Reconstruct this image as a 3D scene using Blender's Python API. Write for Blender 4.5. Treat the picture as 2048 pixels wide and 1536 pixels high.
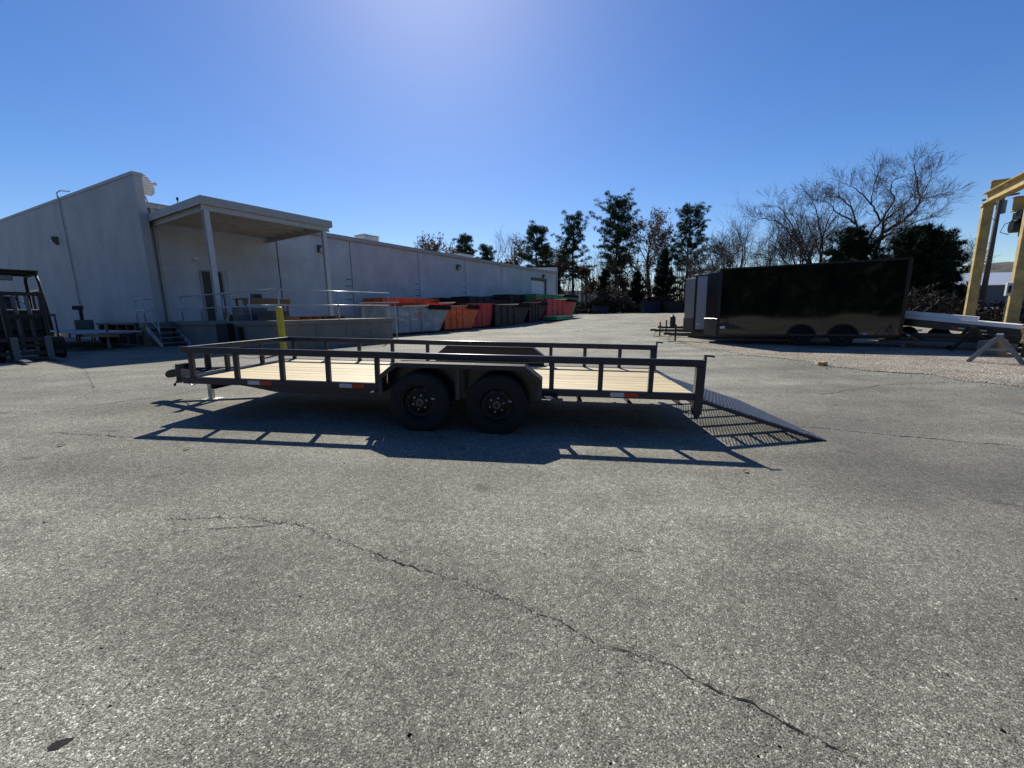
import bpy, bmesh, math, random
import numpy as np
from mathutils import Vector, Matrix

random.seed(7)
scene = bpy.context.scene
for _o in list(bpy.data.objects):
    bpy.data.objects.remove(_o, do_unlink=True)

# ------------------------------------------------------------------ camera, sky, sun, exposure
CAM_H, CAM_PITCH, CAM_ROLL, CAM_F = 1.3307, 0.1724, -0.0173, 815.81
SUN_AZ, SUN_EL = -0.1612, 0.7287          # azimuth from +Y towards +X, elevation
cam_d = bpy.data.cameras.new("camera")
cam = bpy.data.objects.new("camera", cam_d)
scene.collection.objects.link(cam)
cam_d.sensor_width = 36.0
cam_d.lens = CAM_F / 2048 * 36.0
cam_d.clip_start = 0.05
cam_d.clip_end = 5000
_fw = Vector((0, math.cos(CAM_PITCH), -math.sin(CAM_PITCH)))
_up = Vector((0, math.sin(CAM_PITCH), math.cos(CAM_PITCH)))
_rt = Vector((1, 0, 0))
_c, _s = math.cos(CAM_ROLL), math.sin(CAM_ROLL)
_r2, _u2 = _c * _rt + _s * _up, -_s * _rt + _c * _up
_m = Matrix((_r2, _u2, -_fw)).transposed().to_4x4()
_m.translation = (0, 0, CAM_H)
cam.matrix_world = _m
scene.camera = cam

world = bpy.data.worlds.new("World")
scene.world = world
world.use_nodes = True
wn = world.node_tree
sky = wn.nodes.new("ShaderNodeTexSky")
sky.sky_type = 'NISHITA'
sky.sun_disc = False
sky.sun_elevation = SUN_EL
sky.sun_rotation = SUN_AZ
sky.altitude = 200
sky.air_density = 1.0
sky.dust_density = 0.3
sky.ozone_density = 4.0
grade = wn.nodes.new("ShaderNodeHueSaturation")        # deep winter blue, as the camera recorded it
grade.inputs["Saturation"].default_value = 1.25
grade.inputs["Hue"].default_value = 0.510
wn.links.new(sky.outputs[0], grade.inputs["Color"])
wn.links.new(grade.outputs[0], wn.nodes["Background"].inputs[0])
wn.nodes["Background"].inputs[1].default_value = 0.091

sun_d = bpy.data.lights.new("sun", 'SUN')
sun_d.energy = 5.0
sun_d.angle = math.radians(0.53)
sun_d.color = (1.0, 0.94, 0.81)
sun = bpy.data.objects.new("sun", sun_d)
scene.collection.objects.link(sun)
SUN = Vector((math.sin(SUN_AZ) * math.cos(SUN_EL), math.cos(SUN_AZ) * math.cos(SUN_EL), math.sin(SUN_EL)))
sun.rotation_mode = 'QUATERNION'
sun.rotation_quaternion = SUN.to_track_quat('Z', 'Y')
sun.location = (0, 0, 40)

scene.view_settings.view_transform = 'Standard'
scene.view_settings.look = 'None'
scene.view_settings.exposure = 0.35
scene.view_settings.gamma = 1.0
scene.cycles.max_bounces = 6
scene.cycles.use_denoising = True
scene.cycles.denoising_input_passes = 'RGB_ALBEDO_NORMAL'
scene.cycles.denoising_prefilter = 'FAST'      # keep the grain of the aggregate crisp

# ------------------------------------------------------------------ helpers
COL = scene.collection.objects

class MB:
    """collects geometry for one mesh object"""
    def __init__(s):
        s.v, s.f = [], []
    def add(s, vs, fs):
        o = len(s.v)
        s.v.extend(tuple(map(float, x)) for x in vs)
        s.f.extend(tuple(i + o for i in f) for f in fs)
        return s
    def hexa(s, p):
        return s.add(p, [(0, 3, 2, 1), (4, 5, 6, 7), (0, 1, 5, 4), (1, 2, 6, 5), (2, 3, 7, 6), (3, 0, 4, 7)])
    def box(s, x0, x1, y0, y1, z0, z1):
        return s.hexa([(x0, y0, z0), (x1, y0, z0), (x1, y1, z0), (x0, y1, z0),
                       (x0, y0, z1), (x1, y0, z1), (x1, y1, z1), (x0, y1, z1)])
    def bar(s, p, q, w, h, up=(0, 0, 1)):
        p, q, up = Vector(p), Vector(q), Vector(up)
        d = (q - p).normalized()
        sd = d.cross(up)
        if sd.length < 1e-4:
            sd = d.cross(Vector((0, 1, 0)))
        sd.normalize()
        u = sd.cross(d).normalized()
        a, b = sd * (w / 2), u * (h / 2)
        return s.hexa([p - a - b, q - a - b, q + a - b, p + a - b, p - a + b, q - a + b, q + a + b, p + a + b])
    def tube(s, pts, rad, n=6, cap=True):
        pts = [Vector(p) for p in pts]
        if not hasattr(rad, '__len__'):
            rad = [rad] * len(pts)
        vs, fs = [], []
        ref = None
        for i, p in enumerate(pts):
            d = (pts[min(i + 1, len(pts) - 1)] - pts[max(i - 1, 0)])
            if d.length < 1e-9:
                d = Vector((0, 0, 1))
            d.normalize()
            if ref is None:
                ref = d.orthogonal().normalized()
            ref = (ref - d * ref.dot(d))
            ref = ref.normalized() if ref.length > 1e-6 else d.orthogonal().normalized()
            e2 = d.cross(ref)
            for k in range(n):
                t = 2 * math.pi * k / n
                vs.append(p + (ref * math.cos(t) + e2 * math.sin(t)) * rad[i])
        for i in range(len(pts) - 1):
            for k in range(n):
                a, b = i * n + k, i * n + (k + 1) % n
                fs.append((a, b, b + n, a + n))
        if cap and n > 2:
            fs.append(tuple(range(n - 1, -1, -1)))
            m = (len(pts) - 1) * n
            fs.append(tuple(range(m, m + n)))
        return s.add(vs, fs)
    def prism(s, poly, axis, a, b):
        """poly: 2-D points in the other two axes (x,y,z order), extruded along axis a..b"""
        def P(t, q):
            return {'x': (t, q[0], q[1]), 'y': (q[0], t, q[1]), 'z': (q[0], q[1], t)}[axis]
        n = len(poly)
        vs = [P(a, q) for q in poly] + [P(b, q) for q in poly]
        fs = [tuple(range(n)), tuple(range(2 * n - 1, n - 1, -1))]
        fs += [(i, i + n, (i + 1) % n + n, (i + 1) % n) for i in range(n)]
        return s.add(vs, fs)
    def sheet(s, prof, axis, a, b, th):
        """thick folded sheet along a 2-D polyline, extruded along axis"""
        n = len(prof)
        off = []
        for i in range(n):
            d = Vector(prof[min(i + 1, n - 1)]) - Vector(prof[max(i - 1, 0)])
            d = Vector((d[0], d[1])).normalized()
            off.append((prof[i][0] + d[1] * th, prof[i][1] - d[0] * th))
        for i in range(n - 1):
            s.prism([prof[i], prof[i + 1], off[i + 1], off[i]], axis, a, b)
        return s
    def lathe(s, prof, c, axis, n=24):
        """prof: (radius, offset along axis) list"""
        vs, fs = [], []
        for r, t in prof:
            for k in range(n):
                g = 2 * math.pi * k / n
                x, y = r * math.cos(g), r * math.sin(g)
                q = {'x': (t, x, y), 'y': (x, t, y), 'z': (x, y, t)}[axis]
                vs.append((c[0] + q[0], c[1] + q[1], c[2] + q[2]))
        for i in range(len(prof) - 1):
            for k in range(n):
                a, b = i * n + k, i * n + (k + 1) % n
                fs.append((a, b, b + n, a + n))
        return s.add(vs, fs)
    def disc(s, c, r, axis, n=20):
        return s.lathe([(1e-4, 0), (r, 0)], c, axis, n)
    def mesh(s, name, smooth=False, recalc=True):
        me = bpy.data.meshes.new(name)
        me.from_pydata(s.v, [], s.f)
        if recalc:
            b = bmesh.new(); b.from_mesh(me)
            bmesh.ops.recalc_face_normals(b, faces=b.faces)
            b.to_mesh(me); b.free()
        if smooth:
            me.polygons.foreach_set("use_smooth", [True] * len(me.polygons))
        me.update()
        return me
    def build(s, name, mat, parent=None, smooth=False, bevel=0.0, recalc=True):
        o = bpy.data.objects.new(name, s.mesh(name, smooth, recalc))
        COL.link(o)
        if mat is not None:
            o.data.materials.append(mat)
        if parent is not None:
            o.parent = parent
        if bevel:
            md = o.modifiers.new("bevel", 'BEVEL')
            md.width = bevel; md.segments = 2; md.limit_method = 'ANGLE'
        return o

def thing(name, label, cat, loc=(0, 0, 0), rz=0.0, group=None, mw=None):
    o = bpy.data.objects.new(name, None)
    COL.link(o)
    o.empty_display_size = 0.2
    if mw is not None:
        o.matrix_world = mw
    else:
        o.location = loc; o.rotation_euler = (0, 0, rz)
    return tag(o, label, cat, group)

def tag(o, label=None, cat=None, group=None, kind=None):
    if label: o["label"] = label
    if cat: o["category"] = cat
    if group: o["group"] = group
    if kind: o["kind"] = kind
    return o

def children(o):
    return [c for c in bpy.data.objects if c.parent == o]

def copy_tree(o, parent=None):
    c = o.copy(); COL.link(c); c.parent = parent
    for ch in children(o):
        copy_tree(ch, c)
    return c

def hollow(name, parent, loc=(0, 0, 0), rz=0):
    o = bpy.data.objects.new(name, None); COL.link(o); o.empty_display_size = .1
    o.parent = parent; o.location = loc; o.rotation_euler = (0, 0, rz)
    return o

# ------------------------------------------------------------------ materials
MATS = {}
def mat(name, col, rough=0.6, metal=0.0, var=0.15, scale=5.0, bump=0.0, bscale=40.0, coat=0.0, stretch=None, spec=0.5, var2=0.0):
    if name in MATS:
        return MATS[name]
    m = bpy.data.materials.new(name); m.use_nodes = True
    nt = m.node_tree; N = nt.nodes; Lk = nt.links
    bs = N["Principled BSDF"]
    tc = N.new("ShaderNodeTexCoord")
    mp = N.new("ShaderNodeMapping")
    if stretch: mp.inputs["Scale"].default_value = stretch
    Lk.new(tc.outputs["Object"], mp.inputs[0])
    nz = N.new("ShaderNodeTexNoise"); nz.inputs["Scale"].default_value = scale
    nz.inputs["Detail"].default_value = 6; nz.inputs["Roughness"].default_value = .65
    Lk.new(mp.outputs[0], nz.inputs["Vector"])
    cr = N.new("ShaderNodeValToRGB")
    c = Vector(col)
    cr.color_ramp.elements[0].position = .28; cr.color_ramp.elements[1].position = .72
    cr.color_ramp.elements[0].color = (*[max(0, x * (1 - var)) for x in c], 1)
    cr.color_ramp.elements[1].color = (*[min(1, x * (1 + var)) for x in c], 1)
    Lk.new(nz.outputs["Fac"], cr.inputs[0])
    out = cr.outputs[0]
    if var2:
        oi = N.new("ShaderNodeObjectInfo")
        hs = N.new("ShaderNodeHueSaturation")
        mr = N.new("ShaderNodeMapRange")
        mr.inputs["To Min"].default_value = 1 - var2; mr.inputs["To Max"].default_value = 1 + var2
        Lk.new(oi.outputs["Random"], mr.inputs[0]); Lk.new(mr.outputs[0], hs.inputs["Value"])
        Lk.new(out, hs.inputs["Color"]); out = hs.outputs[0]
    Lk.new(out, bs.inputs["Base Color"])
    rr = N.new("ShaderNodeMapRange")
    rr.inputs["To Min"].default_value = max(.02, rough * .8); rr.inputs["To Max"].default_value = min(1, rough * 1.2)
    Lk.new(nz.outputs["Fac"], rr.inputs[0]); Lk.new(rr.outputs[0], bs.inputs["Roughness"])
    bs.inputs["Metallic"].default_value = metal
    bs.inputs["Specular IOR Level"].default_value = spec
    if coat: bs.inputs["Coat Weight"].default_value = coat
    if bump:
        n2 = N.new("ShaderNodeTexNoise"); n2.inputs["Scale"].default_value = bscale; n2.inputs["Detail"].default_value = 4
        Lk.new(tc.outputs["Object"], n2.inputs["Vector"])
        bp = N.new("ShaderNodeBump"); bp.inputs["Strength"].default_value = bump; bp.inputs["Distance"].default_value = .02
        Lk.new(n2.outputs["Fac"], bp.inputs["Height"]); Lk.new(bp.outputs[0], bs.inputs["Normal"])
    MATS[name] = m
    return m

def asphalt_mat():
    m = bpy.data.materials.new("asphalt"); m.use_nodes = True
    nt = m.node_tree; N = nt.nodes; Lk = nt.links
    bs = N["Principled BSDF"]; tc = N.new("ShaderNodeTexCoord")
    co = tc.outputs["Object"]
    def vor(sc, feat='F1'):
        v = N.new("ShaderNodeTexVoronoi"); v.voronoi_dimensions = '2D'; v.feature = feat; v.inputs["Scale"].default_value = sc
        Lk.new(warp, v.inputs["Vector"]); return v
    def noise(sc, det=5, ro=.6, vec=None):
        n = N.new("ShaderNodeTexNoise"); n.inputs["Scale"].default_value = sc; n.inputs["Detail"].default_value = det
        n.inputs["Roughness"].default_value = ro; Lk.new(vec or co, n.inputs["Vector"]); return n
    def math_(op, a, b=None, c=None):
        n = N.new("ShaderNodeMath"); n.operation = op
        for i, x in enumerate((a, b, c)):
            if x is None: continue
            if isinstance(x, (int, float)): n.inputs[i].default_value = x
            else: Lk.new(x, n.inputs[i])
        return n.outputs[0]
    def mix(f, a, b, bl='MIX'):
        n = N.new("ShaderNodeMix"); n.data_type = 'RGBA'; n.blend_type = bl
        for k, x in ((0, f), (6, a), (7, b)):
            if isinstance(x, (int, float)): n.inputs[k].default_value = x
            elif isinstance(x, tuple): n.inputs[k].default_value = (*x, 1)
            else: Lk.new(x, n.inputs[k])
        return n.outputs[2]
    def ramp(x, stops):
        r = N.new("ShaderNodeValToRGB"); e = r.color_ramp.elements
        while len(e) < len(stops): e.new(.5)
        for q, (p, c) in zip(e, stops):
            q.position = p; q.color = (c, c, c, 1) if isinstance(c, (int, float)) else (*c, 1)
        Lk.new(x, r.inputs[0]); return r.outputs[0]
    wz = noise(60, 2)
    sc_ = N.new("ShaderNodeVectorMath"); sc_.operation = 'SCALE'; sc_.inputs[3].default_value = .012
    Lk.new(wz.outputs["Color"], sc_.inputs[0])
    ad_ = N.new("ShaderNodeVectorMath"); ad_.operation = 'ADD'
    Lk.new(co, ad_.inputs[0]); Lk.new(sc_.outputs[0], ad_.inputs[1]); warp = ad_.outputs[0]
    v1 = vor(180); v2 = vor(350)
    sep = N.new("ShaderNodeSeparateColor"); Lk.new(v1.outputs["Color"], sep.inputs[0])
    sep2 = N.new("ShaderNodeSeparateColor"); Lk.new(v2.outputs["Color"], sep2.inputs[0])
    stone = ramp(sep.outputs[0], [(0, (0.073, 0.070, 0.059)), (.45, (0.176, 0.171, 0.142)), (.82, (0.275, 0.266, 0.219)), (1, (0.572, 0.550, 0.460))])
    fine = ramp(sep2.outputs[0], [(0, (0.068, 0.066, 0.056)), (.6, (0.182, 0.176, 0.148)), (1, (0.341, 0.330, 0.272))])
    pick = math_('GREATER_THAN', sep.outputs[1], .42)
    base = mix(pick, fine, stone)
    gap = ramp(v1.outputs["Distance"], [(0, 1.08), (.45, 1.08), (.8, .42)])
    base = mix(1.0, base, gap, 'MULTIPLY')
    big = noise(.35, 6, .6); mid = noise(1.7, 5, .6)
    st = N.new("ShaderNodeMapping"); st.inputs["Scale"].default_value = (.25, 1.1, 1); st.inputs["Rotation"].default_value = (0, 0, .5)
    Lk.new(co, st.inputs[0]); streak = noise(.9, 5, .65, st.outputs[0])
    base = mix(1.0, base, ramp(big.outputs["Fac"], [(.33, .70), (.67, 1.2)]), 'MULTIPLY')
    base = mix(1.0, base, ramp(mid.outputs["Fac"], [(.3, .80), (.7, 1.14)]), 'MULTIPLY')
    base = mix(1.0, base, ramp(streak.outputs["Fac"], [(.33, .78), (.66, 1.12)]), 'MULTIPLY')
    for sc_n, lo_n in ((24, .80), (70, .84)):
        nn_ = noise(sc_n, 3, .6)
        base = mix(1.0, base, ramp(nn_.outputs["Fac"], [(.34, lo_n), (.66, 2.08 - lo_n)]), 'MULTIPLY')
    # re-laid darker strip towards the gravel, and faint tyre-polished lanes
    sx = N.new("ShaderNodeSeparateXYZ"); Lk.new(co, sx.inputs[0])
    edge = math_('ADD', math_('SUBTRACT', sx.outputs[0], math_('MULTIPLY', sx.outputs[1], .22)), math_('MULTIPLY', mid.outputs["Fac"], 1.3))
    patch = math_('MULTIPLY', ramp(math_('MULTIPLY_ADD', edge, .25, -.55), [(.0, 0.0), (.22, 1.0)]), ramp(math_('MULTIPLY', sx.outputs[1], .1), [(.38, 1.0), (.86, 0.0)]))
    base = mix(math_('MULTIPLY', patch, .38), base, (.06, .058, .055))
    lane = N.new("ShaderNodeMapping"); lane.inputs["Rotation"].default_value = (0, 0, 1.0); lane.inputs["Scale"].default_value = (.12, 1.6, 1); Lk.new(co, lane.inputs[0])
    ln_ = noise(.8, 3, .5, lane.outputs[0])
    base = mix(1.0, base, ramp(ln_.outputs["Fac"], [(.36, .84), (.62, 1.1)]), 'MULTIPLY')
    # oil drips: sparse dark blots
    vo = N.new("ShaderNodeTexVoronoi"); vo.voronoi_dimensions = '2D'; vo.inputs["Scale"].default_value = .8
    wb = noise(3.0, 4)
    s3 = N.new("ShaderNodeVectorMath"); s3.operation = 'SCALE'; s3.inputs[3].default_value = .25; Lk.new(wb.outputs["Color"], s3.inputs[0])
    a3 = N.new("ShaderNodeVectorMath"); a3.operation = 'ADD'; Lk.new(co, a3.inputs[0]); Lk.new(s3.outputs[0], a3.inputs[1])
    Lk.new(a3.outputs[0], vo.inputs["Vector"])
    s4 = N.new("ShaderNodeSeparateColor"); Lk.new(vo.outputs["Color"], s4.inputs[0])
    blot = math_('MULTIPLY', ramp(vo.outputs["Distance"], [(.02, 1.0), (.07, 0.0)]), math_('GREATER_THAN', s4.outputs[0], .55))
    base = mix(math_('MULTIPLY', blot, .55), base, (.035, .034, .034))
    Lk.new(base, bs.inputs["Base Color"])
    bs.inputs["Roughness"].default_value = .82
    bs.inputs["Specular IOR Level"].default_value = .35
    h = math_('ADD', math_('MULTIPLY', v1.outputs["Distance"], -1.0), math_('MULTIPLY', v2.outputs["Distance"], -.5))
    h = math_('ADD', h, math_('MULTIPLY', sep.outputs[1], .5))
    bp = N.new("ShaderNodeBump"); bp.inputs["Strength"].default_value = .5; bp.inputs["Distance"].default_value = .006
    Lk.new(h, bp.inputs["Height"]); Lk.new(bp.outputs[0], bs.inputs["Normal"])
    return m

def gravel_mat(name="gravel", scale=28):
    m = bpy.data.materials.new(name); m.use_nodes = True
    N = m.node_tree.nodes; Lk = m.node_tree.links; bs = N["Principled BSDF"]
    tc = N.new("ShaderNodeTexCoord")
    v = N.new("ShaderNodeTexVoronoi"); v.voronoi_dimensions = '2D'; v.inputs["Scale"].default_value = scale
    Lk.new(tc.outputs["Object"], v.inputs["Vector"])
    sp = N.new("ShaderNodeSeparateColor"); Lk.new(v.outputs["Color"], sp.inputs[0])
    r = N.new("ShaderNodeValToRGB"); e = r.color_ramp.elements
    e[0].color = (.10, .09, .075, 1); e[1].color = (.46, .43, .37, 1)
    Lk.new(sp.outputs[0], r.inputs[0])
    nz = N.new("ShaderNodeTexNoise"); nz.inputs["Scale"].default_value = .9; nz.inputs["Detail"].default_value = 6
    Lk.new(tc.outputs["Object"], nz.inputs["Vector"])
    r2 = N.new("ShaderNodeValToRGB"); r2.color_ramp.elements[0].position = .3; r2.color_ramp.elements[1].position = .7
    r2.color_ramp.elements[0].color = (.62, .58, .52, 1); r2.color_ramp.elements[1].color = (1.05, 1.03, 1, 1)
    Lk.new(nz.outputs["Fac"], r2.inputs[0])
    mx = N.new("ShaderNodeMix"); mx.data_type = 'RGBA'; mx.blend_type = 'MULTIPLY'; mx.inputs[0].default_value = 1
    Lk.new(r.outputs[0], mx.inputs[6]); Lk.new(r2.outputs[0], mx.inputs[7]); Lk.new(mx.outputs[2], bs.inputs["Base Color"])
    bs.inputs["Roughness"].default_value = .9
    bp = N.new("ShaderNodeBump"); bp.inputs["Strength"].default_value = 1; bp.inputs["Distance"].default_value = .02; bp.invert = True
    Lk.new(v.outputs["Distance"], bp.inputs["Height"]); Lk.new(bp.outputs[0], bs.inputs["Normal"])
    return m

def wall_mat(name, col, dirt):
    """painted precast concrete: blotches, vertical run marks, grime near joints"""
    m = bpy.data.materials.new(name); m.use_nodes = True
    N = m.node_tree.nodes; Lk = m.node_tree.links; bs = N["Principled BSDF"]
    tc = N.new("ShaderNodeTexCoord")
    def noise(sc, st, det=6):
        mp = N.new("ShaderNodeMapping"); mp.inputs["Scale"].default_value = st; Lk.new(tc.outputs["Object"], mp.inputs[0])
        n = N.new("ShaderNodeTexNoise"); n.inputs["Scale"].default_value = sc; n.inputs["Detail"].default_value = det
        n.inputs["Roughness"].default_value = .65; Lk.new(mp.outputs[0], n.inputs["Vector"]); return n.outputs["Fac"]
    def mul(a, fac, lo, hi, p0=.3, p1=.7):
        r = N.new("ShaderNodeValToRGB"); r.color_ramp.elements[0].position = p0; r.color_ramp.elements[1].position = p1
        r.color_ramp.elements[0].color = (*lo, 1); r.color_ramp.elements[1].color = (*hi, 1); Lk.new(fac, r.inputs[0])
        x = N.new("ShaderNodeMix"); x.data_type = 'RGBA'; x.blend_type = 'MULTIPLY'; x.inputs[0].default_value = 1
        if isinstance(a, tuple): x.inputs[6].default_value = (*a, 1)
        else: Lk.new(a, x.inputs[6])
        Lk.new(r.outputs[0], x.inputs[7]); return x.outputs[2]
    g = 1 - dirt
    c = mul(col, noise(.5, (1, 1, 1)), (g, g, g * .98), (1.04, 1.04, 1.04))
    c = mul(c, noise(1.6, (1, 1, .12)), (1 - dirt * .4,) * 3, (1.02,) * 3)
    c = mul(c, noise(7, (1, 1, 1)), (1 - dirt * .35,) * 3, (1.03,) * 3)
    c = mul(c, noise(1.3, (.6, .6, 1.5)), (1 - dirt * .9, 1 - dirt * .95, 1 - dirt), (1, 1, 1), .2, .42)
    Lk.new(c, bs.inputs["Base Color"]); bs.inputs["Roughness"].default_value = .8
    n2 = noise(30, (1, 1, 1), 5)
    bp = N.new("ShaderNodeBump"); bp.inputs["Strength"].default_value = .35; bp.inputs["Distance"].default_value = .01
    Lk.new(n2, bp.inputs["Height"]); Lk.new(bp.outputs[0], bs.inputs["Normal"])
    return m

def plank_mat():
    m = bpy.data.materials.new("pine_plank"); m.use_nodes = True
    N = m.node_tree.nodes; Lk = m.node_tree.links; bs = N["Principled BSDF"]
    tc = N.new("ShaderNodeTexCoord"); oi = N.new("ShaderNodeObjectInfo")
    ad = N.new("ShaderNodeVectorMath"); ad.operation = 'ADD'
    cb = N.new("ShaderNodeVectorMath"); cb.operation = 'SCALE'; cb.inputs[0].default_value = (31, 17, 5)
    Lk.new(oi.outputs["Random"], cb.inputs[3]); Lk.new(tc.outputs["Object"], ad.inputs[0]); Lk.new(cb.outputs[0], ad.inputs[1])
    mp = N.new("ShaderNodeMapping"); mp.inputs["Scale"].default_value = (1.2, 22, 8); Lk.new(ad.outputs[0], mp.inputs[0])
    nz = N.new("ShaderNodeTexNoise"); nz.inputs["Scale"].default_value = 1.6; nz.inputs["Detail"].default_value = 6; nz.inputs["Distortion"].default_value = .6
    Lk.new(mp.outputs[0], nz.inputs["Vector"])
    r = N.new("ShaderNodeValToRGB"); r.color_ramp.elements[0].position = .3; r.color_ramp.elements[1].position = .66
    r.color_ramp.elements[0].color = (.34, .25, .125, 1); r.color_ramp.elements[1].color = (.54, .45, .26, 1)
    Lk.new(nz.outputs["Fac"], r.inputs[0])
    kv = N.new("ShaderNodeTexVoronoi"); kv.inputs["Scale"].default_value = 1.0
    km = N.new("ShaderNodeMapping"); km.inputs["Scale"].default_value = (3.2, 8, 1); Lk.new(ad.outputs[0], km.inputs[0]); Lk.new(km.outputs[0], kv.inputs["Vector"])
    kr = N.new("ShaderNodeValToRGB"); kr.color_ramp.elements[0].position = .05; kr.color_ramp.elements[1].position = .13
    kr.color_ramp.elements[0].color = (.45, .36, .28, 1); kr.color_ramp.elements[1].color = (1, 1, 1, 1); Lk.new(kv.outputs["Distance"], kr.inputs[0])
    kx = N.new("ShaderNodeMix"); kx.data_type = 'RGBA'; kx.blend_type = 'MULTIPLY'; kx.inputs[0].default_value = 1; Lk.new(r.outputs[0], kx.inputs[6]); Lk.new(kr.outputs[0], kx.inputs[7])
    hs = N.new("ShaderNodeHueSaturation"); mr = N.new("ShaderNodeMapRange"); mr.inputs["To Min"].default_value = .82; mr.inputs["To Max"].default_value = 1.12
    Lk.new(oi.outputs["Random"], mr.inputs[0]); Lk.new(mr.outputs[0], hs.inputs["Value"]); Lk.new(kx.outputs[2], hs.inputs["Color"])
    Lk.new(hs.outputs[0], bs.inputs["Base Color"]); bs.inputs["Roughness"].default_value = .65
    bp = N.new("ShaderNodeBump"); bp.inputs["Strength"].default_value = .25; bp.inputs["Distance"].default_value = .004
    Lk.new(nz.outputs["Fac"], bp.inputs["Height"]); Lk.new(bp.outputs[0], bs.inputs["Normal"])
    return m

def tread_mat():
    """diamond tread plate: alternating raised lozenges"""
    m = bpy.data.materials.new("tread_plate"); m.use_nodes = True
    N = m.node_tree.nodes; Lk = m.node_tree.links; bs = N["Principled BSDF"]
    bs.inputs["Base Color"].default_value = (.05, .053, .06, 1); bs.inputs["Metallic"].default_value = .35; bs.inputs["Roughness"].default_value = .3
    tc = N.new("ShaderNodeTexCoord"); mp = N.new("ShaderNodeMapping"); mp.inputs["Rotation"].default_value = (0, 0, .785)
    Lk.new(tc.outputs["Object"], mp.inputs[0])
    ck = N.new("ShaderNodeTexChecker"); ck.inputs["Scale"].default_value = 38; Lk.new(mp.outputs[0], ck.inputs["Vector"])
    bp = N.new("ShaderNodeBump"); bp.inputs["Strength"].default_value = .9; bp.inputs["Distance"].default_value = .006
    Lk.new(ck.outputs["Fac"], bp.inputs["Height"]); Lk.new(bp.outputs[0], bs.inputs["Normal"])
    return m

def black_gloss(name, col, rough, spec=.4):
    """thin painted sheet with slight oil-canning"""
    m = bpy.data.materials.new(name); m.use_nodes = True
    N = m.node_tree.nodes; Lk = m.node_tree.links; bs = N["Principled BSDF"]
    bs.inputs["Base Color"].default_value = (*col, 1); bs.inputs["Roughness"].default_value = rough; bs.inputs["Specular IOR Level"].default_value = spec
    tc = N.new("ShaderNodeTexCoord"); nz = N.new("ShaderNodeTexNoise"); nz.inputs["Scale"].default_value = .9; nz.inputs["Detail"].default_value = 0
    Lk.new(tc.outputs["Object"], nz.inputs["Vector"])
    bp = N.new("ShaderNodeBump"); bp.inputs["Strength"].default_value = .22; bp.inputs["Distance"].default_value = .04
    Lk.new(nz.outputs["Fac"], bp.inputs["Height"]); Lk.new(bp.outputs[0], bs.inputs["Normal"])
    return m

def leaf_mat(name, a, b, trans=.25):
    m = bpy.data.materials.new(name); m.use_nodes = True
    N = m.node_tree.nodes; Lk = m.node_tree.links; bs = N["Principled BSDF"]
    g = N.new("ShaderNodeNewGeometry")
    r = N.new("ShaderNodeValToRGB"); r.color_ramp.elements[0].color = (*a, 1); r.color_ramp.elements[1].color = (*b, 1)
    Lk.new(g.outputs["Random Per Island"], r.inputs[0]); Lk.new(r.outputs[0], bs.inputs["Base Color"])
    bs.inputs["Roughness"].default_value = .7
    bs.inputs["Specular IOR Level"].default_value = .2
    if trans:
        tr = N.new("ShaderNodeBsdfTranslucent"); Lk.new(r.outputs[0], tr.inputs[0])
        mx = N.new("ShaderNodeMixShader"); mx.inputs[0].default_value = trans
        Lk.new(bs.outputs[0], mx.inputs[1]); Lk.new(tr.outputs[0], mx.inputs[2])
        Lk.new(mx.outputs[0], N["Material Output"].inputs[0])
    return m

M_ASPH = asphalt_mat(); M_GRAV = gravel_mat(); M_PLANK = plank_mat(); M_TREAD = tread_mat()
M_WALL = wall_mat("painted_precast", (.60, .605, .62), .26)
M_GABLE = wall_mat("painted_gable", (.45, .455, .465), .2)
M_CONC = wall_mat("dock_concrete", (.27, .25, .21), .4)
M_TRIM = mat("eave_trim", (.38, .37, .35), .6, 0, .15, 3)
M_STEELW = mat("white_steel", (.50, .50, .50), .5, 0, .12, 8)
M_CHAR = mat("charcoal_paint", (.022, .027, .046), .25, 0, .2, 6, spec=.45)
M_DARK = mat("black_paint", (.012, .012, .013), .35, 0, .3, 8)
M_RUB = mat("tyre_rubber", (.013, .013, .013), .8, 0, .3, 30, .3, 80)
M_RIM = mat("black_rim", (.007, .007, .008), .5, 0, .2, 8)
M_CHROME = mat("zinc_steel", (.55, .55, .56), .32, .9, .15, 20)
M_ZINC = mat("dull_zinc", (.22, .23, .25), .5, .6, .2, 20)
M_GALV = mat("galvanised", (.62, .60, .55), .45, .6, .25, 12)
M_RED = mat("red_reflector", (.55, .035, .02), .35, 0, .1, 30)
M_WHT = mat("white_reflector", (.62, .62, .64), .35, 0, .1, 30)
M_YEL = mat("bollard_yellow", (.62, .44, .03), .55, 0, .18, 5)
M_GANT = mat("gantry_yellow", (.42, .315, .13), .75, 0, .42, 2.5, bump=.2, bscale=25)
M_GREYDUMP = mat("grey_dumpster", (.30, .32, .34), .5, 0, .38, 2.2, bump=.25, bscale=3)
M_ORANGE = mat("orange_dumpster", (.74, .125, .032), .5, 0, .38, 2.2, bump=.25, bscale=3)
M_REDD = mat("red_dumpster", (.52, .05, .04), .5, 0, .38, 2.2, bump=.25, bscale=3)
M_BLK = mat("black_dumpster", (.012, .012, .014), .5, 0, .3, 3)
M_GRN = mat("green_dumpster", (.035, .25, .08), .5, 0, .38, 2.2, bump=.25, bscale=3)
M_LID = mat("plastic_lid", (.013, .013, .015), .85, 0, .2, 5, spec=.15)
M_BARK = mat("bark", (.060, .048, .040), .9, 0, .3, 6)
M_TWIG = mat("twig_bark", (.075, .058, .048), .9, 0, .2, 6)
M_NEEDLE = leaf_mat("pine_needles", (.012, .026, .011), (.035, .058, .022), .2)
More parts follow.
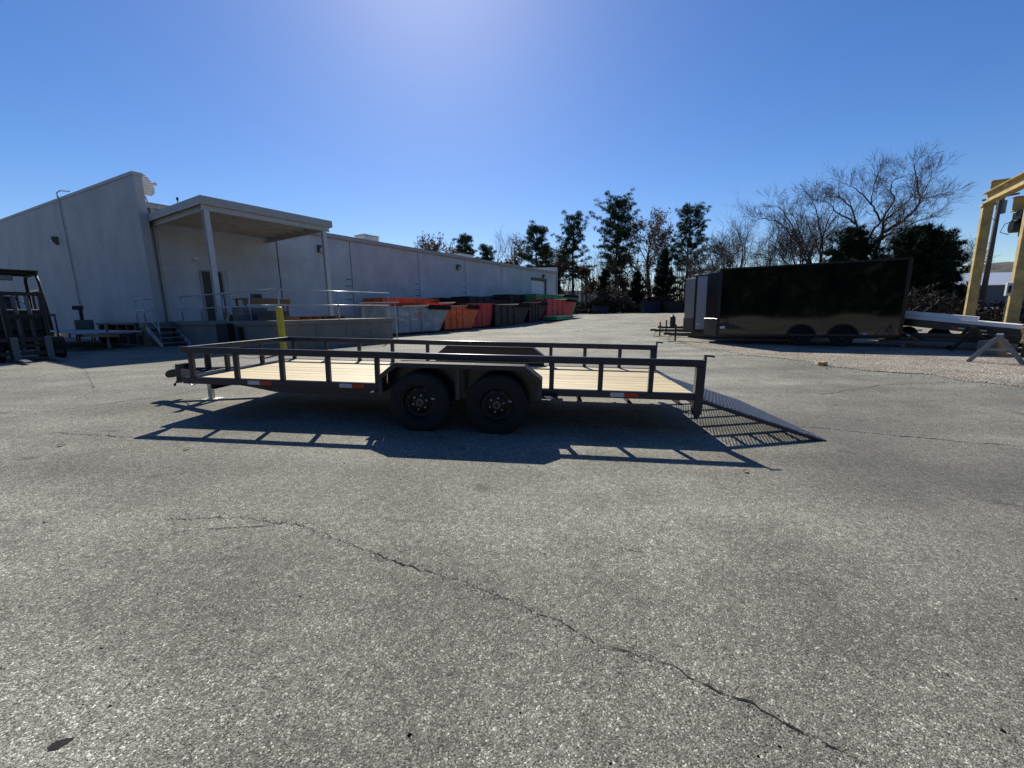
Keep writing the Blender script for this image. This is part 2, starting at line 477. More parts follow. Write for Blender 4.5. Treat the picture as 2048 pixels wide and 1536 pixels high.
M_CEDAR = leaf_mat("cedar_foliage", (.008, .018, .009), (.022, .040, .018), .15)
M_OAK = leaf_mat("brown_leaves", (.07, .04, .026), (.15, .09, .055), .3)
M_BRUSH = leaf_mat("brush", (.022, .018, .013), (.065, .052, .035), .1)
M_PINEW = mat("sawn_pine", (.52, .40, .23), .7, 0, .18, 6, stretch=(1, 12, 12), var2=.08)
M_OLDW = mat("weathered_wood", (.17, .125, .085), .85, 0, .3, 6, stretch=(1, 9, 9), var2=.2)
M_WHITEB = mat("white_painted_beam", (.80, .80, .77), .45, 0, .05, 3)
M_PRIMER = mat("grey_primer", (.10, .11, .12), .5, 0, .2, 5)
M_DOOR = mat("dark_door", (.025, .022, .02), .5, 0, .2, 5)
M_FORK = mat("forklift_paint", (.010, .010, .011), .6, 0, .4, 5)
M_FADE = mat("dusty_metal", (.16, .155, .15), .5, .3, .3, 9)

# ------------------------------------------------------------------ terrain
def gz(x, y):
    a = abs(x); amp = .11 if x < 0 else .06
    t = -math.copysign(1, x) * (min(a, 2.6) * .034 + amp * math.tanh(max(a - 2.6, 0) * .034 / amp))
    return t + float(np.interp(y, [14, 20, 24, 31, 36, 44, 60, 80], [0, .05, .1, .25, .6, 1.0, 1.15, 1.2]))

def grid_obj(name, xs, ys, zf, m):
    nx, ny = len(xs), len(ys)
    vs = [(x, y, zf(x, y)) for y in ys for x in xs]
    fs = [(j * nx + i, j * nx + i + 1, (j + 1) * nx + i + 1, (j + 1) * nx + i) for j in range(ny - 1) for i in range(nx - 1)]
    return MB().add(vs, fs).build(name, m, smooth=True, recalc=False)

xs = [-900, -500, -250, -120, -80, -60, -45, -32, -24, -20] + [i * .5 for i in range(-36, 37)] + [20, 24, 32, 45, 60, 80, 120, 250, 500, 900]
ys = [-60, -30, -14, -8] + [float(i) for i in range(-4, 81)] + [90, 110, 150, 250, 450, 900, 1600]
asphalt = tag(grid_obj("asphalt", xs, ys, gz, M_ASPH), "worn light grey asphalt yard with exposed aggregate", kind="structure")

# gravel verge to the right of the yard (left edge as a polyline)
GX = [(-6, 12.2), (3, 10.6), (7.2, 9.3), (8.6, 8.95), (9.3, 8.35), (10.6, 8.2), (12.1, 8.0), (14.6, 7.5), (17.9, 7.4), (20.5, 7.7), (23.4, 8.6), (28, 9.8), (37, 12.6), (50, 18), (80, 34)]
def gx(y):
    b = float(np.interp(y, [p[0] for p in GX], [p[1] for p in GX]))
    return b + .16 * math.sin(y * 2.3) + .1 * math.sin(y * 5.1 + 1) + .06 * math.sin(y * 11.7)
yy = sorted(set([i * .25 for i in range(-24, 170)] + [float(i) for i in range(43, 81)]))
g = MB(); gw = 40
for y in yy:
    x0 = gx(y)
    for i in range(gw + 1):
        t = i / gw
        x = x0 + (95 - x0) * (t ** 2.6)
        edge = min(1, t * 25)
        g.v.append((x, y, gz(x, y) + .006 + .014 * edge))
for j in range(len(yy) - 1):
    for i in range(gw):
        a = j * (gw + 1) + i
        g.f.append((a, a + 1, a + gw + 2, a + gw + 1))
gravel = tag(g.build("gravel_verge", M_GRAV, smooth=True, recalc=False), "pale gravel verge under the parked enclosed trailers", kind="structure")

# loose stones along the verge edge
st = MB(); rg = random.Random(3)
for k in range(5200):
    y = rg.uniform(7, 24) if k % 4 else rg.uniform(5, 12)
    x = gx(y) + abs(rg.gauss(0, .9)) * (1 if rg.random() < .85 else -.35)
    r = rg.uniform(.008, .022); z = gz(x, y) + .012
    q = [(x + r * rg.uniform(.7, 1.3), y, z), (x, y + r * rg.uniform(.7, 1.3), z), (x - r, y, z), (x, y - r, z), (x, y, z + r * rg.uniform(.5, .9)), (x, y, z - r)]
    st.add(q, [(0, 1, 4), (1, 2, 4), (2, 3, 4), (3, 0, 4)])
tag(st.build("loose_stones", mat("stone", (.36, .33, .28), .9, 0, .4, 14), recalc=False), "loose pale stones scattered along the gravel edge", "stones", kind="stuff")

# cracks in the asphalt: thin irregular ribbons, coloured dark to look like shaded grooves
M_CRACK = mat("crack_dark", (.030, .027, .024), .95, 0, .5, 60, spec=.05)
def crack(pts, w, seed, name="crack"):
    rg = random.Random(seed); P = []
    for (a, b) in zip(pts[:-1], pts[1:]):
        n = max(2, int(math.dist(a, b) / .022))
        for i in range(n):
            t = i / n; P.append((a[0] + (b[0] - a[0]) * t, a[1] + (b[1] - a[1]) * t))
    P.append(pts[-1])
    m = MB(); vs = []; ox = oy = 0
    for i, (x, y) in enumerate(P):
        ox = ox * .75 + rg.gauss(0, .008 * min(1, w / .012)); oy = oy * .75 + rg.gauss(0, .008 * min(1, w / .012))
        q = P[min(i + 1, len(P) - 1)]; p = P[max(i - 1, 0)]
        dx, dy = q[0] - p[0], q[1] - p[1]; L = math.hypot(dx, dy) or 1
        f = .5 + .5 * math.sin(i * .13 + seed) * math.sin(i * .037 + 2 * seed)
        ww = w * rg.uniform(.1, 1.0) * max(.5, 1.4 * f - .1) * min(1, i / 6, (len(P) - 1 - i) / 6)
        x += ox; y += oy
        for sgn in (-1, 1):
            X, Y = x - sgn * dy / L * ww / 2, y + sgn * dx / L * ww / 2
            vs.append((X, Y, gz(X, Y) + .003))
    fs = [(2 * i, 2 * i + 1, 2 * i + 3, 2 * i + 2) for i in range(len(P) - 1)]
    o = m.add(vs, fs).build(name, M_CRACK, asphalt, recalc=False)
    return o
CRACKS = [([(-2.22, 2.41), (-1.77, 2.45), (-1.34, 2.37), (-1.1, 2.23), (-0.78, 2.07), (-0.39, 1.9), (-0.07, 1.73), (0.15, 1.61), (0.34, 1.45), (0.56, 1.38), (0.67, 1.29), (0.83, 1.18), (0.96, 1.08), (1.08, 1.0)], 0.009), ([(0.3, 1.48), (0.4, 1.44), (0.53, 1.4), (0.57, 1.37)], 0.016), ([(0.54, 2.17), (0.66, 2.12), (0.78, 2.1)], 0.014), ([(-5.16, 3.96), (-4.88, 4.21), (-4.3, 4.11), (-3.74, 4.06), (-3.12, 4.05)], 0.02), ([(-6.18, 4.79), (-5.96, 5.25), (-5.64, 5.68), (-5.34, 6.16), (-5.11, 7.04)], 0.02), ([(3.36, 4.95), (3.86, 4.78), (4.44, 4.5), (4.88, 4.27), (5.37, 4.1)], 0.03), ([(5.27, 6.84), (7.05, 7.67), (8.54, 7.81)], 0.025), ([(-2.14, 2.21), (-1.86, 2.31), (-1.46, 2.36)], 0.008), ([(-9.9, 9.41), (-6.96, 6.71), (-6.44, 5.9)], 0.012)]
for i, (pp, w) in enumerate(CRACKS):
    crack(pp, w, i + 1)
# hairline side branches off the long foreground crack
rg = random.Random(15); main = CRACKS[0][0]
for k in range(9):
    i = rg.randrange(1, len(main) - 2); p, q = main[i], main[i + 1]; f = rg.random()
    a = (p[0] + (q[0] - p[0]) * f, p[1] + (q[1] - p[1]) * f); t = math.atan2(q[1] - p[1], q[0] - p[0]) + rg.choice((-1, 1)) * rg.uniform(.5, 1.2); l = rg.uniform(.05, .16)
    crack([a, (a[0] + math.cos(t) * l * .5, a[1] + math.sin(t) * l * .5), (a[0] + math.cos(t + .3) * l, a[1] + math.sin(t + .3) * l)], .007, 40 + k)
# crumbs of stone broken out along the long crack, and grit lying about the yard
def grit(name, label, spots, mt, seed):
    rg = random.Random(seed); m = MB()
    for (x, y, r) in spots:
        z = gz(x, y); a = rg.uniform(0, 3.14); e = rg.uniform(.6, 1.0)
        P = [(x + r * math.cos(a + q * 1.571) * (1 if q % 2 else e), y + r * math.sin(a + q * 1.571) * (1 if q % 2 else e), z - .001) for q in range(4)] + [(x + rg.gauss(0, r * .2), y + rg.gauss(0, r * .2), z + r * rg.uniform(.5, 1.0))]
        m.add(P, [(0, 1, 4), (1, 2, 4), (2, 3, 4), (3, 0, 4)])
    return m.build(name, mt, asphalt, recalc=False)
rg = random.Random(21); sp1, sp2, sp3 = [], [], []
for (p, q) in zip(main[:-1], main[1:]):
    for _ in range(int(math.dist(p, q) * 260)):
        f = rg.random(); sp1.append((p[0] + (q[0] - p[0]) * f + rg.gauss(0, .016), p[1] + (q[1] - p[1]) * f + rg.gauss(0, .016), rg.uniform(.002, .0065)))
for _ in range(5200):
    y = .7 + 5.5 * rg.random() ** 1.6; x = rg.uniform(-1.35, 1.35) * (y + .6); sp2.append((x, y, rg.uniform(.002, .0055) * (1.6 if rg.random() < .05 else 1)))
for _ in range(90):
    y = .8 + 6 * rg.random() ** 1.3; x = rg.uniform(-1.3, 1.3) * (y + .6); sp3.append((x, y, rg.uniform(.004, .011)))
tag(grit("crack_crumbs", None, sp1, mat("crumb", (.20, .185, .155), .9, 0, .4, 90), 1), kind="stuff")
tag(grit("grit", None, sp2, mat("pale_grit", (.34, .325, .28), .9, 0, .35, 60), 2), kind="stuff")
tag(grit("tar_crumbs", None, sp3, mat("tar_crumb", (.02, .019, .018), .9, 0, .3, 60, spec=.1), 3), kind="stuff")
# painted bay line, worn
M_LINE = mat("worn_line_paint", (.52, .52, .48), .8, 0, .35, 9)
ln = MB(); rg = random.Random(5)
for (p, q, w) in [((0.6, 17.8), (9.91, 21.48), 0.1), ((3.25, 27.32), (6.04, 31.44), 0.12), ((-3.11, 17.84), (0.6, 17.8), 0.1)]:
    n = 60
    for i in range(n):
        if rg.random() < .10: continue
        t0, t1 = i / n, (i + 1) / n
        a = Vector((p[0] + (q[0] - p[0]) * t0, p[1] + (q[1] - p[1]) * t0)); b = Vector((p[0] + (q[0] - p[0]) * t1, p[1] + (q[1] - p[1]) * t1))
        d = (b - a).normalized(); nn = Vector((-d[1], d[0])) * w / 2 * rg.uniform(.7, 1)
        ln.add([(*v, gz(v[0], v[1]) + .004) for v in (a - nn, b - nn, b + nn, a + nn)], [(0, 1, 2, 3)])
ln.build("painted_line", M_LINE, asphalt, recalc=False)
# tar blot near the camera
m = MB(); bx, by = (-1.41, 1.05)
ring = []
for k in range(28):
    t = 2 * math.pi * k / 28; r = 1 + .10 * math.sin(3 * t + 1) + .06 * math.sin(7 * t)
    ex, ey = .028 * r * math.cos(t), .016 * r * math.sin(t)
    x, y = bx + ex * .86 - ey * .5, by + ex * .5 + ey * .86
    ring.append((x, y, gz(x, y) + .0015))
m.add(ring + [(bx, by, gz(bx, by) + .0015)], [(i, (i + 1) % 28, 28) for i in range(28)])
m.build("tar_blot", mat("tar", (.034, .032, .031), .95, 0, .5, 90, spec=.05), asphalt, recalc=False)

# ------------------------------------------------------------------ the open utility trailer (foreground)
def frame_matrix(o, ex, ey, ez):
    m = Matrix((Vector(ex), Vector(ey), Vector(ez))).transposed().to_4x4(); m.translation = Vector(o); return m
YAW, TILT, TX, TY, XAX = .0908, .0339, -.5984, 4.657, 3.4908
def tpt(a, b, c):
    X = (a - XAX) * math.cos(TILT) + c * math.sin(TILT); Z = -(a - XAX) * math.sin(TILT) + c * math.cos(TILT)
    return Vector((TX + X * math.cos(YAW) + b * math.sin(YAW), TY - X * math.sin(YAW) + b * math.cos(YAW), Z))
_o = tpt(0, 0, 0)
tr = thing("utility_trailer", "charcoal open utility trailer with pine plank deck and lowered mesh ramp in the foreground", "trailer",
           mw=frame_matrix(_o, tpt(1, 0, 0) - _o, tpt(0, 1, 0) - _o, tpt(0, 0, 1) - _o))
L, W = 6.2, 2.10
B = .004
for b0 in (0.0, W - .055):
    MB().box(0, L, b0, b0 + .055, .80, .879).build("top_rail", M_CHAR, tr, bevel=.007)
    MB().box(.0, L - .1, b0, b0 + .055, .425, .505).build("side_frame", M_CHAR, tr, bevel=B)
    for a in (.125, .707, 1.291, 1.87, 2.474, 4.523, 5.07, 5.624):
        MB().box(a - .027, a + .027, b0 + .004, b0 + .051, .5055, .7995).build("post", M_CHAR, tr, bevel=.005)
    MB().box(L - .098, L - .002, b0 - .006, b0 + .07, .29, .7995).build("rear_post", M_CHAR, tr, bevel=.006)
    # latch pin that holds the gate when raised
    m = MB(); bb = b0 + .028
    m.box(L - .022, L + .0, bb - .02, bb + .02, .8795, .935)
    m.tube([(L - .005, bb, .925), (L + .055, bb, .922), (L + .085, bb, .916)], .011, 8)
    m.build("latch_pin", M_CHAR, tr)
MB().box(0.0005, .055, .056, W - .056, .801, .878).build("top_rail", M_CHAR, tr, bevel=.007)
for b in (.70, 1.40):
    MB().box(.004, .052, b - .027, b + .027, .5055, .8).build("post", M_CHAR, tr, bevel=.005)
MB().box(.002, .15, .056, W - .056, .415, .507).build("front_frame", M_CHAR, tr, bevel=B)
MB().box(6.125, 6.205, .075, W - .075, .36, .497).build("rear_frame", M_CHAR, tr, bevel=B)
NP = 11; pw = (W - .112) / NP
for i in range(NP):
    b = .056 + i * pw; dz = random.uniform(-.002, .002)
    MB().box(.152 + random.uniform(0, .006), 6.12 - random.uniform(0, .006), b + .0035, b + pw - .0035, .455, .498 + dz).build("plank", M_PLANK, tr, bevel=.003)
for i in range(11):
    a = .35 + i * .56
    m = MB(); y0_ = .112 if .6 < a < 4.45 else .02
    m.box(a - .004, a + .004, y0_, W - y0_, .365, .4245); m.box(a + .0045, a + .05, y0_, W - y0_, .365, .372)
    m.build("crossmember", M_CHAR, tr)
for b in (.058, W - .108):
    m = MB()
    m.prism([(.60, .4245), (.85, .395), (1.15, .345), (2.62, .33), (2.66, .345), (4.4, .345), (4.4, .4245)], 'y', b, b + .05)
    m.build("main_channel", M_CHAR, tr, bevel=B)
for sgn in (-1, 1):
    MB().bar((.62, 1.05 + sgn * .70, .395), (-.98, 1.05 + sgn * .055, .395), .05, .10).build("tongue_beam", M_CHAR, tr, bevel=B)
MB().bar((-.45, .82, .395), (-.45, 1.28, .395), .06, .09).build("tongue_brace", M_CHAR, tr, bevel=B)
m = MB(); m.box(-1.03, -1.0, .955, 1.145, .235, .515); m.box(-1.0, -.955, .955, .975, .235, .515); m.box(-1.0, -.955, 1.125, 1.145, .235, .515)
pl_ = m.build("coupler_plate", M_CHAR, tr, bevel=B)
for k in range(5):
    for b in (1.0, 1.10):
        MB().lathe([(.001, -.012), (.012, -.012), (.012, 0), (.001, 0)], (-1.031, b, .27 + k * .053), 'x', 8).build("bolt", M_CHROME, pl_)
m = MB()
m.prism([(-1.035, .33), (-1.035, .43), (-1.10, .435), (-1.2, .405), (-1.235, .365), (-1.235, .33), (-1.2, .30), (-1.12, .31)], 'y', .985, 1.115)
m.lathe([(.001, .02), (.04, .02), (.06, 0), (.065, -.05), (.055, -.07)], (-1.175, 1.05, .395), 'z', 16)
m.bar((-1.06, 1.05, .44), (-1.15, 1.05, .475), .03, .012)
m.build("coupler", M_DARK, tr, bevel=.008)
jk = hollow("jack", tr, (-.52, .985, 0))
MB().tube([(0, 0, .36), (0, 0, .735)], .042, 16).build("outer_tube", M_DARK, jk, smooth=False)
m = MB(); m.tube([(0, 0, .735), (0, 0, .765)], .05, 16); m.bar((0, 0, .75), (.0, -.10, .75), .015, .015); m.tube([(0, -.10, .75), (.0, -.10, .69)], .012, 8)
m.build("crank", M_DARK, jk)
MB().box(-.031, .031, -.031, .031, .012, .40).build("inner_leg", M_GALV, jk, bevel=.005)
MB().box(-.10, .10, -.10, .10, .0, .0115).build("foot_plate", M_GALV, jk, bevel=.003)
MB().box(-.06, .06, -.07, .07, .40, .45).build("jack_mount", M_CHAR, jk)
for sgn in (-1, 1):
    m = MB(); P = []
    for k in range(13):
        t = k / 12
        P.append((-.92 + .38 * t, 1.05 + sgn * (.10 + .1 * t), .345 - .13 * math.sin(math.pi * t) + .008 * (k % 2)))
    m.tube(P, [.009 if k % 2 else .006 for k in range(13)], 6); m.build("safety_chain", M_CHROME, tr)
m = MB(); m.tube([(-.98, .93, .34), (-.99, .92, .27), (-1.0, .90, .24), (-.93, .87, .26), (-.6, .80, .33)], .008, 6); m.tube([(-1.01, .90, .235), (-1.01, .9, .2)], .016, 8); m.build("wiring_plug", M_DARK, tr)
for a in (.852, 2.012, 5.185):
    MB().box(a, a + .153, -.003, -.0005, .441, .489).build("white_reflector", M_WHT, tr)
    MB().box(a + .1535, a + .306, -.003, -.0005, .441, .489).build("red_reflector", M_RED, tr)

def fender(side):
    # side -1: near, +1: far; y measured outwards from the trailer side
    def Y(v): return -v if side < 0 else W + v
    root = hollow("fender", tr)
    prof = [(2.60, .435), (2.60, .635), (2.79, .792), (4.225, .792), (4.42, .645), (4.42, .435)]
    y0, y1 = sorted((Y(.002), Y(.262)))
    MB().sheet(prof, 'y', y0, y1, .007).build("top_sheet", M_TREAD, root)
    yl0, yl1 = sorted((Y(.2625), Y(.268)))
    m = MB()
    inner = [(2.65, .435), (2.65, .615), (2.812, .745), (4.20, .745), (4.37, .62), (4.37, .435)]
    for i in range(5):
        m.prism([prof[i], prof[i + 1], inner[i + 1], inner[i]], 'y', yl0, yl1)
    m.build("lip", M_CHAR, root)
    yb0, yb1 = sorted((Y(.0035), Y(.009)))
    MB().prism([(2.61, .43), (2.61, .63), (2.795, .783), (4.22, .783), (4.41, .64), (4.41, .43)], 'y', yb0, yb1).build("back_plate", M_CHAR, root)
    yc0, yc1 = sorted((Y(.0095), Y(.262)))
    MB().box(3.475, 3.525, yc0 if side > 0 else Y(.262), yc1 if side > 0 else Y(.215), .40, .783).build("brace", M_CHAR, root)
    for a0, a1 in ((2.47, 2.60), (4.42, 4.60)):
        MB().box(a0, a1, *sorted((Y(.002), Y(.20))), .428, .437).build("step_plate", M_CHAR, root)
    return root
fender(-1); fender(1)

def make_wheel(parent, loc, flip, R=.345, wdt=.2, lugs=6, name="wheel"):
    """axle along local y, outer face towards -y (flip=1) or +y (flip=-1)"""
    w = hollow(name, parent, loc)
    f = flip; h = wdt / 2
    ty = MB()
    pr = [(R * .60, .5), (R * .66, .52), (R * .82, .54), (R * .93, .50), (R * .985, .42), (R, .30), (R, -.30), (R * .985, -.42), (R * .93, -.5), (R * .82, -.54), (R * .60, -.5)]
    ty.lathe([(r, -f * t * 2 * h) for r, t in pr], (0, 0, 0), 'y', 40)
    tb = MB()
    for k in range(36):          # tread blocks give the shoulder an uneven outline
        t = 2 * math.pi * k / 36
        for s2 in (-1, 1):
            c = Vector((math.cos(t), 0, math.sin(t))); tn = Vector((-math.sin(t), 0, math.cos(t)))
            p = c * (R - .002) + Vector((0, s2 * h * .33, 0))
            tb.bar(p - tn * .02, p + tn * .02, h * .5, .012, c)
    ty.v += []; o = len(ty.v); ty.v += tb.v; ty.f += [tuple(i + o for i in q) for q in tb.f]
    ty.build("tyre", M_RUB, w, smooth=True)
    rm = MB()
    pr = [(R * .60, .46), (R * .57, .50), (R * .55, .48), (R * .53, .30), (R * .50, .12), (R * .40, .10), (R * .30, .18), (R * .20, .24), (R * .12, .24), (R * .05, .24), (.001, .24)]
    rm.lathe([(r, -f * t * 2 * h) for r, t in pr], (0, 0, 0), 'y', 40)
    rim = rm.build("rim", M_RIM, w, smooth=True)
    ym = -f * .115 * 2 * h
    for k in range(8):
        t = 2 * math.pi * (k + .5) / 8
        MB().lathe([(.001, -f * .006), (R * .055, -f * .006), (R * .06, f * .004)], (math.cos(t) * R * .435, ym, math.sin(t) * R * .435), 'y', 10).build("vent_hole", M_DARK, w)
    MB().lathe([(R * .085, -f * .02), (R * .115, -f * .02), (R * .12, 0), (R * .085, 0)], (0, -f * .25 * 2 * h, 0), 'y', 20).build("hub_ring", M_ZINC, w)
    MB().lathe([(.001, -f * .012), (R * .08, -f * .012), (R * .085, 0)], (0, -f * .25 * 2 * h, 0), 'y', 16).build("hub_cap", M_DARK, w)
    for k in range(lugs):
        t = 2 * math.pi * (k + .3) / lugs
        MB().lathe([(.001, -f * .022), (.008, -f * .022), (.0105, -f * .014), (.0105, f * .01)], (math.cos(t) * R * .235, -f * .21 * 2 * h, math.sin(t) * R * .235), 'y', 6).build("lug_nut", M_CHROME, w)
    return w
for a in (XAX - .435, XAX + .435):
    w = make_wheel(tr, (a, -.155, .345), 1)
    MB().box(.128, .165, -.046, -.044, .035, .05).build("sticker", M_WHT, w)
    make_wheel(tr, (a, W + .155, .345), -1)
    MB().tube([(a, -.06, .345), (a, W + .06, .345)], .032, 12).build("axle", M_DARK, tr)
    for b in (.24, W - .24):
        m = MB()
        for k in range(4):
            hl = .40 - k * .07
            m.box(a - hl, a + hl, b - .022, b + .022, .285 - k * .008, .292 - k * .008)
        m.build("leaf_spring", M_DARK, tr)

# ramp gate, let down to the ground
rg_ = hollow("ramp_gate", tr)
def rp(s_, b, off=0.0):
    n = Vector((.385, 0, 1.27)).normalized()
    return Vector((6.225 + 1.27 * s_, b, .405 - .385 * s_)) + n * off
GB = [.03, .43, .83, 1.23, 1.63, W - .03]
for i, b in enumerate(GB):
    MB().bar(rp(.0, b), rp(1, b), .05 if i in (0, 5) else .045, .036, (0, 0, 1)).build("gate_bar", M_CHAR, rg_)
MB().bar(rp(-.01, 0), rp(-.01, W), .04, .05).build("hinge_bar", M_CHAR, rg_)
MB().bar(rp(1.02, 0), rp(1.02, W), .05, .046).build("end_bar", M_CHAR, rg_)
for s_ in (.2, .4, .6, .8):
    MB().bar(rp(s_, .056), rp(s_, .405), .04, .04).build("gate_strut", M_CHAR, rg_)
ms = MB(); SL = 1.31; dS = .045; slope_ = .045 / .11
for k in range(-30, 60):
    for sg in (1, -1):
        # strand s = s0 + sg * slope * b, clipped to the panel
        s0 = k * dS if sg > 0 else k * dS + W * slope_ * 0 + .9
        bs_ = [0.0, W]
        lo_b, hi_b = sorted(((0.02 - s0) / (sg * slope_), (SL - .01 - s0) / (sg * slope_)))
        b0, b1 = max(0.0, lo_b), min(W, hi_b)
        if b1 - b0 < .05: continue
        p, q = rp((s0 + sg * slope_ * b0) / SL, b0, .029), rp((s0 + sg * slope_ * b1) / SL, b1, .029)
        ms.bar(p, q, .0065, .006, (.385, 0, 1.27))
tag(ms.build("mesh_panel", mat("mesh_sky_sheen", (.34, .40, .50), .3, .75, .2, 9), rg_), kind="stuff")  # pale blue colour carries the sky's sheen on the charcoal strands
for b in (.10, W - .10):
    MB().tube([rp(-.03, b - .06, -.02), rp(-.03, b + .06, -.02)], .022, 10).build("hinge", M_DARK, rg_)
MB().prism([(6.10, .29), (6.20, .29), (6.15, .21)], 'y', .0, .06).build("rear_gusset", M_CHAR, tr)

# ------------------------------------------------------------------ warehouse (local x along the long wall, local y into the building)
BA = math.radians(58)
PW = (-15.653, 18.734, 0)
wh = thing("warehouse", "long pale precast warehouse with a taller sloped gable and a flat dock canopy", "warehouse", PW, BA)
U_D = Vector((math.sin(math.radians(32)), math.cos(math.radians(32)), 0)); N_D = Vector((math.cos(math.radians(32)), -math.sin(math.radians(32)), 0))
def wpt(u, n, z=0): return Vector(PW) + U_D * u + N_D * n + Vector((0, 0, z))
J = [-.14, 5.45, 10.15, 16.25, 22.05, 27.92, 33.55, 40.5]
MB().box(-.13, 40.45, .14, .30, -.4, 6.0).build("backing_wall", mat("joint_dark", (.16, .16, .165), .9), wh)
DOORS = {6: (34.15, 37.4, 0.4, 5.0)}
for i in range(7):
    u0, u1 = J[i] + .03, J[i + 1] - .03
    if i in DOORS:
        a, b, z0, z1 = DOORS[i]
        m = MB(); m.box(u0, a, 0, .138, -.4, 6.05); m.box(b, u1, 0, .138, -.4, 6.05); m.box(a, b, 0, .138, z1, 6.05)
    else:
        m = MB().box(u0, u1, 0, .138, -.4, 6.05)
    m.build("wall_panel", M_WALL, wh, bevel=.012)
# pilaster-like pour joints seen as thin vertical ribs beside the joints
for u in J[1:7]:
    MB().box(u - .028, u + .028, .07, .139, -.4, 6.05).build("joint_sealant", mat("sealant", (.12, .12, .125), .8), wh)
for u in (10.15, 16.25, 22.05):
    for k in range(4):
        MB().box(u - .55 + .1 * (k % 2), u - .06, -.012, -.001, 2.35 + k * .42, 2.41 + k * .42).build("tie_plate", mat("tie_plate", (.13, .13, .14), .7, 0, .3), wh)
od = hollow("overhead_door", wh)
for k in range(8):
    MB().box(34.17, 37.38, .075, .12, .42 + k * .57, .42 + k * .57 + .56).build("door_section", mat("door_white", (.70, .71, .72), .5, 0, .06), od)
MB().box(34.0, 37.7, -.12, -.002, 5.0, 5.28).build("door_header", M_DARK, od)
MB().box(37.4, 37.62, -.1, -.002, .2, 4.995).build("door_jamb", M_DARK, od)
MB().box(-.1, 40.6, -.16, .3, 6.052, 6.26).build("gutter", M_TRIM, wh, bevel=.02)
MB().box(-.1, 40.6, -.18, .32, 6.262, 6.29).build("drip_edge", M_TRIM, wh)
m = MB(); m.prism([(.2, 6.20), (26, 7.55), (52, 6.2), (52, 6.0), (.2, 6.0)], 'x', -.12, 40.45); m.build("roof", mat("roof_membrane", (.55, .55, .54), .8), wh)
# gable end with parapet: panels between joints, top edge rising towards the ridge
GJ = [-.44, 10.0, 18.0, 26.0, 34.0, 42.0, 52.5]
def gtop(y): return 7.22 + .055 * (26.3 - abs(y - 26.3) + .44)
for i in range(6):
    y0, y1 = GJ[i] + (.0 if i == 0 else .015), GJ[i + 1] - .015
    ym = [y0, y1] if not (y0 < 26.3 < y1) else [y0, 26.3, y1]
    poly = [(y0, -.4), (y1, -.4)] + [(y, gtop(y)) for y in reversed(ym)]
    MB().prism(poly, 'x', -.45, -.15).build("gable_panel", M_GABLE, wh, bevel=.012)
m = MB(); m.prism([(-.47, gtop(-.44) + .002), (26.3, gtop(26.3) + .002), (26.3, gtop(26.3) + .14), (-.47, gtop(-.44) + .14)], 'x', -.48, -.12)
m.build("coping", M_TRIM, wh)
m = MB(); m.prism([(26.31, gtop(26.3) + .002), (52.5, gtop(52.5) + .002), (52.5, gtop(52.5) + .14), (26.31, gtop(26.3) + .14)], 'x', -.48, -.12); m.build("coping", M_TRIM, wh)
# far end parapet
m = MB(); m.prism([(-.05, -.4), (26, -.4), (26, 8.3), (-.05, 6.9)], 'x', 40.62, 40.85); m.build("end_parapet", M_GABLE, wh)
MB().box(.06, .17, -.14, -.03, .2, 6.05).build("downpipe", M_TRIM, wh, bevel=.01)
m = MB(); m.tube([(-.55, 10.0, 7.9), (-.55, 10.0, 8.16)], .025, 8); m.tube([(-.55, 10.0, 8.15), (-.55, 9.4, 8.16), (-.2, 9.2, 8.16)], .025, 8); m.tube([(-.52, 10.0, 8.0), (-.50, 10.0, 1.6)], .02, 8)
m.build("conduit", mat("grey_conduit", (.24, .24, .245), .6), wh)
def wall_light(loc, yaw=0):
    h_ = hollow("wall_light", wh, loc, yaw)
    m = MB(); m.prism([(0, -.22), (-.12, -.22), (-.28, .02), (-.24, .2), (0, .2)], 'x', -.2, .2); m.build("housing", mat("light_housing", (.10, .09, .08), .5), h_)
    MB().prism([(-.123, -.222), (-.283, .016), (-.285, -.06), (-.14, -.23)], 'x', -.17, .17).build("lens", mat("lamp_lens", (.45, .46, .46), .2), h_)
wall_light((8.05, -.003, 5.3)); wall_light((20.97, -.003, 5.3)); wall_light((36.9, -.003, 5.55)); wall_light((-.453, 12.1, 5.9), -math.pi / 2)
# personnel door, patch plate and lamp under the canopy
pd = hollow("personnel_door", wh)
MB().box(1.68, 2.52, -.03, -.003, 1.215, 3.55).build("door_leaf", M_DOOR, pd)
for a, b, z0, z1 in ((1.6, 1.678, 1.215, 3.62), (2.522, 2.6, 1.215, 3.62), (1.68, 2.52, 3.552, 3.62)):
    MB().box(a, b, -.045, -.002, z0, z1).build("door_frame", mat("door_frame", (.30, .30, .31), .5), pd)
MB().box(2.39, 2.44, -.075, -.031, 2.2, 2.24).build("handle", M_CHROME, pd)
MB().box(2.78, 3.62, -.02, -.002, 2.0, 3.72).build("patch_plate", mat("patch_plate", (.47, .475, .48), .5, 0, .15, 2), wh)
m = MB(); m.box(1.42, 1.62, -.1, -.003, 4.0, 4.16); m.tube([(1.5, -.1, 4.05), (1.46, -.2, 3.98)], .05, 8); m.tube([(1.56, -.1, 4.05), (1.62, -.2, 3.98)], .05, 8)
m.build("flood_lamp", mat("lamp_white", (.72, .72, .70), .4), wh)
